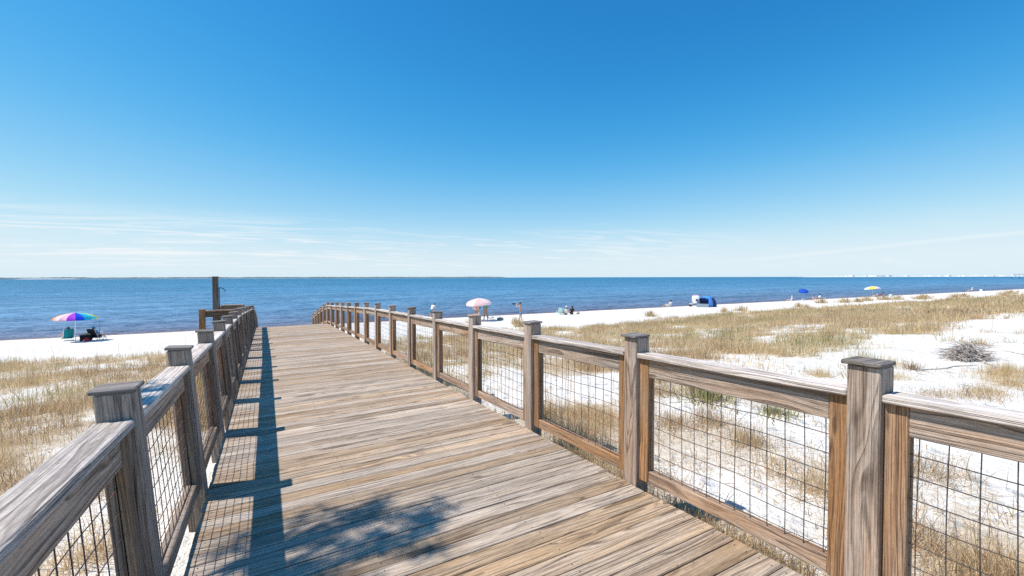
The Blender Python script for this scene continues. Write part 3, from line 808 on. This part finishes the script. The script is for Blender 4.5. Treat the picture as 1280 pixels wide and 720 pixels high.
def bag(x, y, s, m, label, name='beach_bag', cat='bag', rz=0):
    root = empty(name, (x, y, gz(x, y)), rz, label, cat)
    mb = MB(); n = 12
    for (z0, a, b) in ((0, .82, .8), (.35, 1, 1), (.8, .95, .9), (1, .9, .6)): pass
    rings = [(0, .80, .75), (.08, .95, .95), (.5, 1.0, 1.0), (.85, .93, .85), (1, .85, .55)]
    vs = []
    for (z, a, b) in rings:
        for q in range(n):
            t = 2 * math.pi * q / n; c, d = math.cos(t), math.sin(t)
            ex = lambda v: math.copysign(abs(v) ** .6, v)
            vs.append((ex(c) * a * s[0] / 2, ex(d) * b * s[1] / 2, z * s[2]))
    fs = [(i * n + q, i * n + (q + 1) % n, (i + 1) * n + (q + 1) % n, (i + 1) * n + q) for i in range(len(rings) - 1) for q in range(n)] + [tuple(range(n))[::-1], tuple((len(rings) - 1) * n + q for q in range(n))]
    mb.add(vs, fs); mb.build('bag_body', m, root, smooth=True)
    mb = MB()
    for k in (-1, 1):
        mb.tube([(-.22 * s[0], k * .25 * s[1], .9 * s[2]), (-.14 * s[0], k * .2 * s[1], 1.25 * s[2]), (.14 * s[0], k * .2 * s[1], 1.25 * s[2]), (.22 * s[0], k * .25 * s[1], .9 * s[2])], .012, 5)
    mb.build('handle', m, root)
    return root

def cooler(x, y, rz, body, lid, label, s=(.55, .35, .34)):
    root = empty('cooler', (x, y, gz(x, y)), rz, label, 'cooler')
    mb = MB(); mb.add([((i - .5) * s[0] * (.92 if k == 0 else 1), (j - .5) * s[1] * (.92 if k == 0 else 1), k * s[2]) for i in (0, 1) for j in (0, 1) for k in (0, 1)], BOXF); mb.build('cooler_body', body, root)
    mb = MB(); mb.box((0, 0, s[2] + .035), (s[0] * 1.04, s[1] * 1.04, .065)); mb.build('lid', lid, root)
    mb = MB(); mb.tube([(-s[0] / 2 - .02, 0, s[2] * .8), (-s[0] / 2 - .04, 0, s[2] + .14), (s[0] / 2 + .04, 0, s[2] + .14), (s[0] / 2 + .02, 0, s[2] * .8)], .012, 5); mb.build('handle', lid, root)
    return root

def wagon(x, y, rz, label):
    root = empty('beach_wagon', (x, y, gz(x, y)), rz, label, 'wagon'); root.scale = (.6, .8, .8)
    mb = MB(); mb.add([((i - .5) * .95 * (.93 if k == 0 else 1), (j - .5) * .5, .17 + k * .30) for i in (0, 1) for j in (0, 1) for k in (0, 1)], BOXF); mb.build('wagon_body', M_black, root)
    mb = MB(); mb.box((0, 0, .48), (1.0, .54, .03)); mb.build('rim_frame', M_dark, root)
    for sx in (-1, 1):
        for sy in (-1, 1):
            mb = MB(); mb.tube([(sx * .34, sy * .25, .12), (sx * .34, sy * .32, .12)], .12, 14); mb.build('wheel', M_dark, root)
    mb = MB(); mb.tube([(.48, 0, .2), (.85, 0, .55), (.98, 0, .6)], .013, 5); mb.build('pull_handle', M_dark, root)
    mb = MB(); mb.ball((-.1, 0, .5), (.3, .2, .12), 0, 10, 6); mb.ball((.25, .05, .5), (.17, .15, .14), 0, 8, 6); mb.build('load', M_khaki, root, smooth=True)

# gore colours
def gore(name, c):
    m = plain(name, c, .7, .05, 12, spec=.2); nt = m.node_tree; b = nt.nodes['Principled BSDF']
    tr = N(nt, 'ShaderNodeBsdfTranslucent'); mx = N(nt, 'ShaderNodeMixShader'); mx.inputs[0].default_value = .4
    src = b.inputs['Base Color'].links[0].from_socket; nt.links.new(src, tr.inputs['Color'])
    nt.links.new(b.outputs[0], mx.inputs[1]); nt.links.new(tr.outputs[0], mx.inputs[2]); nt.links.new(mx.outputs[0], nt.nodes['Material Output'].inputs['Surface'])
    return m
G = {k: gore('nylon_' + k, c) for k, c in dict(purple=(.42, .06, .72), blue=(.01, .07, .72), cyan=(.02, .45, .72), aqua=(.12, .72, .66), yellow=(.85, .62, .03), orange=(.85, .32, .08), pink=(.85, .52, .66), palepink=(.86, .70, .74), rose=(.80, .56, .55), red=(.75, .05, .04), green=(.05, .5, .12), lemon=(.82, .82, .12), magenta=(.65, .05, .35), royal=(.02, .10, .55), white=(.8, .8, .8)).items()}

# --- rainbow umbrella group (left)
# gores listed counter-clockwise from +x ; camera looks from -y side
rain = [G[k] for k in ('yellow', 'lemon', 'green', 'aqua', 'blue', 'purple', 'red', 'orange', 'yellow', 'orange', 'palepink', 'pink', 'purple', 'blue', 'cyan', 'aqua')]
ru = umbrella(-10.7, 38.0, 1.04, 1.86, rain, 'large rainbow striped umbrella with white pole on the left beach', n=16, drop=.36)
ru.rotation_euler = (0, 0, math.radians(-6))
FACE_L = math.radians(25)   # face out to sea, a bit left
cx, cy = -11.45, 39.3
chair(cx, cy, FACE_L, M_teal, 'teal low beach chair seen from behind, left of the rainbow umbrella pole', w=.46)
J = sit(.16, .26, 'side', .9); J['face'] = (0, 1, 0)
person((cx + .0, cy, gz(cx, cy) + .0), FACE_L, 'person with dark hair seated in the teal chair, bare legs stretched left', J, M_skin, M_hair, .16, shorts=M_black, shirt=M_teal, sleeves=False, s=.86)
wagon(-10.28, 38.3, .1, 'low black beach wagon loaded with gear, just right of the rainbow umbrella pole')
chair(-9.86, 38.6, -.35, M_black, 'black low beach chair beside the wagon, right of the rainbow umbrella', w=.44)
person((-9.86, 38.62, gz(-9.86, 38.6)), -.35, 'person in a light blue top and hat seated in the black chair near rainbow umbrella', sit(.16, .24), M_skin2, M_brown, 0, shorts=M_navy, shirt=M_ltblue, hat=M_ltblue, s=.86)
bag(-10.1, 37.7, (.24, .2, .2), M_red, 'small red beach bag on the sand in front of the black wagon')
mb = MB(); mb.tube([(0, 0, -.1), (0, 0, .5), (.03, 0, 1.25)], [.016, .014, .007], 6); o = mb.build('rod_holder', M_dark); o.location = (-9.62, 38.3, gz(-9.62, 38.3)); tag(o, 'thin dark pole stuck upright in sand right of the black chair', 'pole')
mb = MB(); mb.tube([(0, 0, -.1), (.0, 0, .38), (-.05, 0, .48), (-.13, 0, .46), (-.15, 0, .38)], .014, 6); o = mb.build('sand_hook', M_alu); o.location = (-9.75, 39.6, gz(-9.75, 39.6)); tag(o, 'white bent hook stuck in the sand, rightmost of the rainbow umbrella gear', 'hook')

# --- pink umbrella group
umbrella(16.9, 36.4, 1.22, 2.12, [G['palepink'], G['rose']], 'pale pink umbrella shading standing people in the middle of the beach', n=8, drop=.42, tilt=(.06, -.10), flat=.8)
person((17.55, 38.4, gz(17.55, 38.4)), 2.2, 'bare chested person in slate and black trunks, left under the pink umbrella', stand('hips', .05, .05), M_skin, M_brown, shorts=M_grey)
person((17.2, 36.9, gz(17.2, 36.9)), .8, 'slim person with long dark hair in a pale skirt, middle of the pink umbrella group', stand('front', .05), M_skin, M_hair, .34, shorts=M_white, shirt=M_khaki, sleeves=False, s=.84)
person((17.75, 36.6, gz(17.75, 36.6)), 1.9, 'tall person in green top and dark cap under the right side of pink umbrella', stand('hips', .12, .02), M_skin2, M_hair, shorts=M_khaki, shirt=M_green, hat=M_black, s=1.04)
chair(18.55, 37.2, -1.9, M_grey, 'slate grey low chair facing right behind the people at the pink umbrella')
bag(18.9, 35.9, (.62, .40, .26), M_grey, 'rounded dark grey pack lying on sand right of the pink umbrella group')
# --- standing man
root = person((19.35, 32.9, gz(19.35, 32.9)), .95, 'bare chested person in blue shorts raising both hands with a dark object', stand('up', .14, .05), M_skin, M_brown, shorts=M_blue)
mb = MB(); mb.box((0, 0, 0), (.14, .26, .10)); mb.tube([(0, .12, 0), (0, .24, 0)], .05, 8); o = mb.build('handheld_camera', M_black)
Rz = Matrix.Rotation(.95, 3, 'Z'); o.location = Vector((19.35, 32.9, gz(19.35, 32.9))) + Rz @ Vector((0, .56, 1.60)); o.rotation_euler = (0, 0, .95); tag(o, 'small dark object held up by the bare chested person in blue shorts', 'camera')
# --- seated pair
chair(27.75, 38.9, -.2, M_mint, 'pale mint low chair, left of the seated pair near the water')
person((28.35, 38.5, gz(28.35, 38.5)), .1, 'person in white shirt and white hat sitting on sand beside the mint chair', sit(.02, .12), M_skin, M_brown, shirt=M_white, shorts=M_grey, hat=M_white)
person((29.15, 38.5, gz(29.15, 38.5)), -.2, 'person with very long dark hair sitting on sand right of the white hat', sit(.02, .06), M_skin2, M_hair, .55, shirt=M_black, shorts=M_black)
bag(29.75, 38.2, (.36, .25, .22), M_khaki, 'khaki bag on the sand just right of the long haired person')
# --- bending person behind the right railing
person((14.55, 42.6, gz(14.55, 42.6)), -1.2, 'stooping person in teal shorts and white top by the water, above the right railing', dict(stand('front', .1, .28), head=(0, .40, 1.52), neck=(0, .30, 1.42)), M_skin, M_brown, shorts=M_teal, shirt=M_white)
# --- far group
chair(49.5, 43.0, .5, M_white, 'white low chair left of the blue tent, close to the water')
person((49.5, 43.0, gz(49.5, 43.0)), .5, 'person with dark hair reclining in the white chair left of the tent', sit(.16, .34), M_skin, M_hair, .05, shirt=M_white, shorts=M_white)
cooler(52.8, 41.9, .5, M_dark, M_white, 'dark cooler with pale lid left of the towel stand')
def towel_stand(x, y):
    root = empty('towel_stand', (x, y, gz(x, y)), -.9, 'tall pink framed stand with white towel hung over it left of the blue tent', 'stand')
    for k in (-1, 1):
        mb = MB(); mb.tube([(k * .52, -.25, 0), (k * .50, 0, 1.3), (k * .34, 0, 1.58), (0, 0, 1.66)], .028, 6); mb.tube([(k * .50, 0, 1.3), (k * .52, .3, 0)], .022, 6); mb.build('frame', M_pink, root, smooth=True)
    mb = MB(); vs = []
    for i in range(7):
        for j in range(9):
            t = j / 8; X = (i / 6 - .5) * .92; vs.append((X, -.03 - .02 * math.sin(i * 2.1 + j * .4), 1.56 - .12 * abs(i / 3 - 1) ** 2 - t * 1.1 + .03 * math.sin(i * 1.7)))
    mb.add(vs, [(i * 9 + j, i * 9 + j + 1, (i + 1) * 9 + j + 1, (i + 1) * 9 + j) for i in range(6) for j in range(8)]); o = mb.build('towel', M_white, root, smooth=True)
    s = o.modifiers.new('t', 'SOLIDIFY'); s.thickness = .015
    mb = MB(); mb.ball((.12, -.09, .95), (.17, .06, .12), 0, 8, 6); mb.build('pouch', M_black, root, smooth=True)
towel_stand(51.2, 39.8)
def tent(x, y):
    rz = -1.15
    root = empty('beach_tent', (x, y, gz(x, y)), rz, 'blue dome beach tent with open grey side close to the water', 'tent')
    W, D, Hh = 2.5, 1.7, 1.5; nu, nv = 24, 8
    def P(u, v, k=1.0):   # superellipse dome
        a = 2 * math.pi * u; b = (math.pi / 2) * v
        ex = lambda t, p: math.copysign(abs(t) ** p, t)
        return Vector((ex(math.cos(a), .75) * W / 2 * math.cos(b) ** .75 * k, ex(math.sin(a), .75) * D / 2 * math.cos(b) ** .75 * k, Hh * math.sin(b) ** .9 * k))
    cols = [M_royal, M_navy, M_grey, M_blue]
    mb = MB()
    vs = [P(i / nu, j / nv) for j in range(nv + 1) for i in range(nu)]
    fs = []; mi = []
    for j in range(nv):
        for i in range(nu):
            a = (i + .5) / nu
            front_open = .58 < a < .80 and j < 4      # opening on the near-left side
            if front_open: continue
            fs.append((j * nu + i, j * nu + (i + 1) % nu, (j + 1) * nu + (i + 1) % nu, (j + 1) * nu + i))
            mi.append(3 if j >= 5 else (1 if int(a * 8) % 2 else 0))
    o = mesh_obj('canopy', vs, fs, cols, root, True, mi)
    s = o.modifiers.new('t', 'SOLIDIFY'); s.thickness = .01
    mb = MB(); mb.box((0, 0, .02), (W * .9, D * .85, .02)); mb.build('tent_floor', M_grey, root)
    for u in (.125, .375, .625, .875):
        mb = MB(); mb.tube([P(u, j / 8, 1.012) for j in range(9)], .014, 5); mb.build('tent_pole', M_dark, root, smooth=True)
    mb = MB(); vs = [P(.58 + .22 * i / 6, .0) + Vector((0, -.35, .0)) * (k) + Vector((0, 0, .02 + .42 * (1 - k))) for i in range(7) for k in (0, 1)]
    mb.add(vs, [(2 * i, 2 * i + 1, 2 * i + 3, 2 * i + 2) for i in range(6)]); mb.build('door_flap', M_grey, root, smooth=True)
tent(52.0, 38.7)
person((79.3, 42.3, gz(79.3, 42.3)), .7, 'person under a white sun hat sitting left of the tilted blue umbrella', sit(.02, .1), M_skin, M_brown, shirt=M_white, shorts=M_white, hat=M_white)
umbrella(83.2, 42.3, .78, 2.0, [G['royal']], 'royal blue umbrella tilted toward the water far along the beach', n=8, tilt=(.25, -.30), drop=.5)
chair(83.0, 42.2, .6, M_navy, 'dark blue low chair in the shade of the tilted blue umbrella')
person((84.6, 41.6, gz(84.6, 41.6)), .4, 'sunbathing person in coral swimwear right of the blue umbrella behind dune grass', sit(.02, .2), M_skin, M_brown, shirt=M_pink, sleeves=False)
person((86.8, 41.6, gz(86.8, 41.6)), .9, 'person in white with dark sunglasses band sitting farther right of the blue umbrella', sit(.16, .2), M_skin2, M_hair, shirt=M_white, shorts=M_black)
umbrella(109.5, 42.5, 1.45, 2.25, [G[k] for k in ('royal', 'green', 'aqua', 'white', 'lemon', 'palepink', 'magenta', 'magenta')], 'yellow pink and green umbrella far along the right beach', n=8, drop=.42, tilt=(-.12, .0))
person((108.8, 41.4, gz(108.8, 41.4)), .5, 'person with bare back sitting beneath the yellow and pink umbrella', sit(.05, .15), M_skin, M_brown, shorts=M_navy)
person((110.6, 41.2, gz(110.6, 41.2)), .3, 'person in red swimwear sitting right of the yellow and pink umbrella pole', sit(.16, .2), M_skin2, M_hair, .2, shirt=M_red, shorts=M_red, sleeves=False)
cooler(110.2, 39.6, .2, M_mint, M_white, 'pale green cooler in front of the yellow and pink umbrella', (.7, .45, .4))
chair(170.8, 43.4, .5, M_dark, 'dark low chair far right, holding a person in white')
person((170.8, 43.4, gz(170.8, 43.4)), .5, 'person in white sitting alone far right on the beach by the water', sit(.16, .22), M_skin, M_brown, shirt=M_white, shorts=M_black, hat=M_white, s=1.15)
cooler(178.5, 43.4, .4, M_white, M_white, 'white cooler right of the lone far seated person', (.8, .5, .5))
bag(196, 43.2, (.8, .5, .5), M_grey, 'grey bag on the farthest visible strip of beach')

# ------------------------------------------------------------------ far shore, pier
def island(name, x0, x1, y, depth, hmax, mat, seed, n=160, rough=.9):
    xs = np.linspace(x0, x1, n); g = np.random.default_rng(seed)
    prof = hmax * (.45 + .55 * fbm(xs, xs * 0, 180, seed, 5)) * np.minimum(1, np.minimum(np.arange(n), np.arange(n)[::-1]) / 8 + .15)
    prof = prof * g.uniform(1 - .25 * rough, 1, n)
    rows = [(0, .0), (.2, .75), (.5, 1.), (.8, .8), (1, 0)]
    V = np.array([(x, y + d * depth, SEA_Z - .3 + h * p) for d, h in rows for x, p in zip(xs, prof + .3)])
    i = (np.arange(len(rows) - 1)[:, None] * n + np.arange(n - 1)[None]).ravel()
    return np_mesh(name, V, np.stack([i, i + 1, i + n + 1, i + n], -1), mat)
M_far = plain('far_woods', (.09, .13, .145), .9, .3, .02)
M_dune = plain('far_dunes', (.70, .66, .60), .9, .1, .02)
tag(island('far_island_woods', -1900, 2400, 4300, 260, 19, M_far, 4, 420), kind='structure')
tag(island('far_island_beach', -1500, 2300, 4240, 50, .9, M_dune, 9, 200), kind='structure')
tag(island('far_dunes', -1480, -1150, 4180, 60, 4.5, M_dune, 12, 60), kind='structure')
tag(island('far_coast', 5200, 14000, 2600, 200, 9, M_dune, 17, 200), kind='structure')
M_condo = plain('pale_render', (.78, .77, .75), .8, .05, .05); M_win = plain('tinted_glass', (.58, .60, .62), .7, .05, .05)
def condo(x, y, w, h, d):
    root = empty('apartment_building', (x, y, SEA_Z), random.uniform(-.2, .9), 'tiny pale building on the far shoreline toward the right horizon', 'building', 'pale buildings on the far right shore')
    mb = MB(); mb.box((0, 0, h / 2 + 2), (w, d, h)); mb.build('wall', M_condo, root)
    mb = MB(); mb.box((0, 0, h + 3.0), (w * .4, d * .5, 2)); mb.build('roof', M_condo, root)
    for k in range(3):
        mb = MB(); mb.box((0, -d / 2 - .05, 2 + h * (k + .6) / 3.2), (w * .86, .1, h * .10)); mb.build('window', M_win, root)
g = random.Random(5)
for k in range(34):
    t = g.random(); x = 6300 + 8200 * t; y = 2750 + g.uniform(-80, 150)
    condo(x, y, g.uniform(50, 150), g.uniform(8, 16) + 16 * t * g.random(), g.uniform(20, 40))
def pier():
    M_p = plain('pier_timber', (.05, .06, .07), .8, .2, .3)
    X, Y = 800, 250
    d = Vector((.12, -1, 0)); d.normalize(); n = Vector((-d.y, d.x, 0)); rz = math.atan2(d.y, d.x)
    root = empty('fishing_pier', (1190, 250, SEA_Z), rz, 'distant dark fishing pier with flat roofed pavilion at the right horizon', 'pier')
    mb = MB(); mb.box((60, 0, 4.0), (120, 4, .35)); mb.build('pier_deck', M_condo, root)
    for k in range(13):
        mb = MB(); 
        for q in (-1, 1): mb.tube([(k * 9.5, q * 1.6, -2), (k * 9.5, q * 1.6, 3.8)], .22, 6)
        mb.build('pile_bent', M_p, root)
    mb = MB(); mb.box((9, 0, 8.0), (15, 7, .5)); mb.build('pavilion_roof', M_p, root)
    for q in (-1, 1):
        for p in (3, 9, 15): mb = MB(); mb.tube([(p, q * 1.8, 4.2), (p, q * 1.8, 7.8)], .12, 6); mb.build('column', M_condo, root)
pier()

# ------------------------------------------------------------------ pine beyond the left edge, its boughs shading the planks
SUN = Vector((-.70, .20, 1.19)).normalized()
def pine():
    bx, by = -6.5, 1.9; root = empty('pine_tree', (bx, by, gz(bx, by)), 0, 'pine tree just left of the boardwalk whose shadow dapples the deck', 'tree')
    g = random.Random(17); z0 = gz(bx, by); trunk = [Vector((0, 0, -.2)), Vector((.05, .02, 1.5)), Vector((.12, .1, 3.2)), Vector((.15, .12, 5.0)), Vector((.25, .2, 7.0)), Vector((.3, .2, 8.6))]
    mb = MB(); mb.tube(trunk, [.19, .16, .14, .11, .08, .03], 10); mb.build('trunk', M_bark, root, smooth=True)
    V, F, R = [], [], []
    limb = MB()
    def cluster(c, r, n):
        for _ in range(n):
            a = Vector((g.gauss(0, 1), g.gauss(0, 1), g.gauss(0, .8))).normalized()
            p = c + a * r * .15; q = c + a * r * g.uniform(.7, 1.1)
            s = a.cross(Vector((g.gauss(0, 1), g.gauss(0, 1), g.gauss(0, 1)))).normalized() * .006
            b = len(V); V.extend([p - s, p + s, q + s * .4, q - s * .4]); F.append((b, b + 1, b + 2, b + 3)); R.extend([g.random()] * 4)
    targets = []
    for k, t in enumerate(((.50, 3.9, 2.3, 5.2), (.46, 3.7, 1.75, 5.0))):   # boughs toward the walkway
        h, dx, dy, dz = t; targets.append((h, Vector((dx, dy, dz - z0))))
    for k in range(17):
        a = k * 2.4; h = .45 + .5 * k / 17; r = 2.3 * (1.15 - h)
        tz = h * 8.6 + .4
        if math.cos(a) > .2: r *= .45
        targets.append((h, Vector((math.cos(a) * r, math.sin(a) * r, tz))))
    def tp(h):
        q = h * (len(trunk) - 1); i = min(int(q), len(trunk) - 2); return trunk[i].lerp(trunk[i + 1], q - i)
    for k, (h, t) in enumerate(targets):
        s = tp(h); pts = [s.lerp(t, i / 6) + Vector((g.gauss(0, .05), g.gauss(0, .05), .25 * math.sin(math.pi * i / 6))) for i in range(7)]
        limb.tube(pts, [.05, .045, .038, .032, .026, .02, .012], 6)
        L = (t - s).length
        for m in range(int(6 + L * 5)):
            u = g.uniform(.35, 1.05); i = min(int(u * 6), 5); b = pts[i].lerp(pts[i + 1], min(u * 6 - i, 1.3))
            e = b + Vector((g.gauss(0, .26), g.gauss(0, .26), g.gauss(.03, .13)))
            limb.tube([b, b.lerp(e, .5) + Vector((0, 0, .03)), e], [.012, .009, .006], 4)
            cluster(e, .17, 60)
    # main clumps that throw the dapples on the planks
    for (px, py, hh) in ((.47, 3.22, 5.0), (.55, 3.1, 5.1), (.62, 3.22, 5.15), (.75, 3.08, 5.0), (.82, 2.96, 5.2), (.92, 2.92, 5.0), (.60, 2.86, 4.9), (.70, 2.80, 5.0), (.45, 2.88, 5.1), (.28, 2.95, 5.0), (.15, 3.0, 5.1), (.40, 3.05, 4.9), (.98, 3.05, 5.1), (1.02, 2.85, 5.0), (.95, 2.72, 5.1), (.78, 2.65, 5.0), (.62, 2.70, 5.1), (.35, 2.75, 5.0), (.85, 2.75, 5.0), (.2, 3.35, 5.2), (-.1, 3.0, 5.0)):
        S = Vector((px, py, -.07)) + SUN * (hh / SUN.z) - Vector((bx, by, z0))
        k = min(range(2), key=lambda q: (targets[q][1] - S).length)
        limb.tube([targets[k][1].lerp(tp(targets[k][0]), .18), targets[k][1].lerp(S, .6) + Vector((0, 0, .05)), S], [.014, .010, .006], 4)
        for _ in range(3):
            cluster(S + Vector((g.gauss(0, .10), g.gauss(0, .10), g.gauss(0, .06))), .14, 30)
    limb.build('limbs', M_bark, root, smooth=True)
    np_mesh('crown', np.array([tuple(v) for v in V]), np.array(F), M_pine, 4, {'rnd': np.array(R)}, parent=root)
pine()

# ------------------------------------------------------------------ camera
cam = bpy.data.cameras.new('camera'); co = bpy.data.objects.new('camera', cam); COL.objects.link(co); SC.camera = co
yaw, pitch, roll, f = .5117, -.0242, -.0023, 546.4
fw = Vector((math.sin(yaw) * math.cos(pitch), math.cos(yaw) * math.cos(pitch), math.sin(pitch)))
rt = Vector((math.cos(yaw), -math.sin(yaw), 0)); up = rt.cross(fw)
r2 = rt * math.cos(roll) + up * math.sin(roll); u2 = up * math.cos(roll) - rt * math.sin(roll)
Mx = Matrix((r2, u2, -fw)).transposed().to_4x4(); Mx.translation = (0, 0, 1.6016); co.matrix_world = Mx
cam.sensor_width = 36; cam.lens = f * 36 / 1280; cam.clip_start = .05; cam.clip_end = 90000

# ------------------------------------------------------------------ light
elev = math.asin(SUN.z); az = math.atan2(SUN.x, SUN.y)
sl = bpy.data.lights.new('sun', 'SUN'); sl.energy = 4.4; sl.angle = math.radians(.53); sl.color = (1, .94, .86)
so = bpy.data.objects.new('sun', sl); COL.objects.link(so); so.rotation_euler = SUN.to_track_quat('Z', 'Y').to_euler(); so.location = SUN * 50
W = bpy.data.worlds.new('World'); SC.world = W; W.use_nodes = True; nt = W.node_tree
bg = nt.nodes['Background']
sky = N(nt, 'ShaderNodeTexSky', sky_type='NISHITA'); sky.sun_disc = False; sky.sun_elevation = elev; sky.sun_rotation = az
sky.air_density = 1.0; sky.dust_density = 0; sky.ozone_density = 1.0; sky.altitude = 0
TRAIL = (0.07896, -0.06177, -0.99496)
gen = N(nt, 'ShaderNodeTexCoord').outputs['Generated']
sp = N(nt, 'ShaderNodeSeparateXYZ'); nt.links.new(gen, sp.inputs[0])
dx, dy, dz = sp.outputs
# the camera's colour response to this sky: deep polarised blue overhead, pale at the sea line
EXPO = .40; STR = .12; KS = 1 / (STR * 2 ** EXPO)
vs_ = N(nt, 'ShaderNodeVectorMath', operation='SCALE'); vs_.inputs['Scale'].default_value = .1; nt.links.new(sky.outputs[0], vs_.inputs[0])
cv = N(nt, 'ShaderNodeRGBCurve'); nt.links.new(vs_.outputs[0], cv.inputs['Color'])
for ch, pts in enumerate((((0, 0), (.12, .027), (.178, .068), (.29, .24), (.42, .44), (.545, .60), (.78, .76), (1, .84)),
                          ((0, 0), (.10, .12), (.197, .246), (.283, .376), (.443, .59), (.672, .80), (.864, .875), (1, .9)),
                          ((0, 0), (.2, .40), (.349, .631), (.455, .775), (.6, .89), (.73, .93), (1, .95)))):
    c = cv.mapping.curves[ch]
    while len(c.points) < len(pts): c.points.new(.5, .5)
    for q, (a, b_) in zip(c.points, pts): q.location = (a, b_); q.handle_type = 'AUTO_CLAMPED'
cv.mapping.extend = 'HORIZONTAL'; cv.mapping.update()
ks = N(nt, 'ShaderNodeVectorMath', operation='SCALE'); ks.inputs['Scale'].default_value = KS; nt.links.new(cv.outputs[0], ks.inputs[0])
# thin cirrus on a high sheet, thickest low over the sea to the left
zc = mth(nt, 'ADD', mth(nt, 'MAXIMUM', dz, 0.0), .035)
cb = N(nt, 'ShaderNodeCombineXYZ'); nt.links.new(mth(nt, 'DIVIDE', dx, zc), cb.inputs[0]); nt.links.new(mth(nt, 'DIVIDE', dy, zc), cb.inputs[1])
mp = N(nt, 'ShaderNodeMapping'); mp.inputs['Rotation'].default_value = (0, 0, math.radians(50)); mp.inputs['Scale'].default_value = (.5, 1.25, 1); nt.links.new(cb.outputs[0], mp.inputs['Vector'])
c1 = noise_n(nt, mp.outputs[0], 1.0, 9, .66, 1.3)
c2 = noise_n(nt, mp.outputs[0], .35, 3, .5)
cl = smooth(nt, mth(nt, 'ADD', c1, mth(nt, 'MULTIPLY', mth(nt, 'SUBTRACT', c2, .5), .7)), .47, .70)
m_el = mth(nt, 'MULTIPLY', smooth(nt, dz, .008, .035), smooth(nt, dz, .135, .07))
azf = mth(nt, 'ARCTAN2', dx, dy)
m_az = smooth(nt, azf, 1.15, .45)
cl = mth(nt, 'MULTIPLY', mth(nt, 'MULTIPLY', cl, m_el), mth(nt, 'ADD', mth(nt, 'MULTIPLY', m_az, .85), .12))
# a faint straight trail and a few low puffs toward the right
pn = N(nt, 'ShaderNodeVectorMath', operation='DOT_PRODUCT'); nt.links.new(gen, pn.inputs[0]); pn.inputs[1].default_value = TRAIL
tr_ = smooth(nt, mth(nt, 'ABSOLUTE', mth(nt, 'ADD', pn.outputs['Value'], mth(nt, 'MULTIPLY', mth(nt, 'SUBTRACT', c1, .5), .006))), .0055, .0)
tr_ = mth(nt, 'MULTIPLY', mth(nt, 'MULTIPLY', tr_, smooth(nt, azf, .92, 1.08)), .42)
pv = N(nt, 'ShaderNodeCombineXYZ'); nt.links.new(mth(nt, 'MULTIPLY', azf, 16.0), pv.inputs[0]); nt.links.new(mth(nt, 'MULTIPLY', dz, 70.0), pv.inputs[1])
pf = smooth(nt, noise_n(nt, pv.outputs[0], 1.0, 5, .6), .52, .68)
pf = mth(nt, 'MULTIPLY', mth(nt, 'MULTIPLY', pf, mth(nt, 'MULTIPLY', smooth(nt, dz, .012, .022), smooth(nt, dz, .055, .03))), mth(nt, 'MULTIPLY', smooth(nt, azf, .85, 1.0), .5))
cl = mth(nt, 'MAXIMUM', mth(nt, 'MAXIMUM', cl, tr_), pf)
hz = mth(nt, 'MULTIPLY', mth(nt, 'POWER', 2.718, mth(nt, 'MULTIPLY', mth(nt, 'ABSOLUTE', dz), -26.0)), .8)
base_sky = mixc(nt, hz, ks.outputs[0], (.66 * KS, .85 * KS, .965 * KS))
mx = mixc(nt, mth(nt, 'MULTIPLY', cl, .8), base_sky, (.93 * KS, .96 * KS, .98 * KS))
nt.links.new(mx, bg.inputs['Color']); bg.inputs['Strength'].default_value = STR
SC.view_settings.view_transform = 'Standard'; SC.view_settings.look = 'None'; SC.view_settings.exposure = EXPO; SC.view_settings.gamma = 1
SC.render.engine = 'CYCLES'; SC.cycles.max_bounces = 6; SC.cycles.diffuse_bounces = 3; SC.cycles.glossy_bounces = 3
SC.cycles.use_denoising = False
SC.render.resolution_x = 1024; SC.render.resolution_y = 576
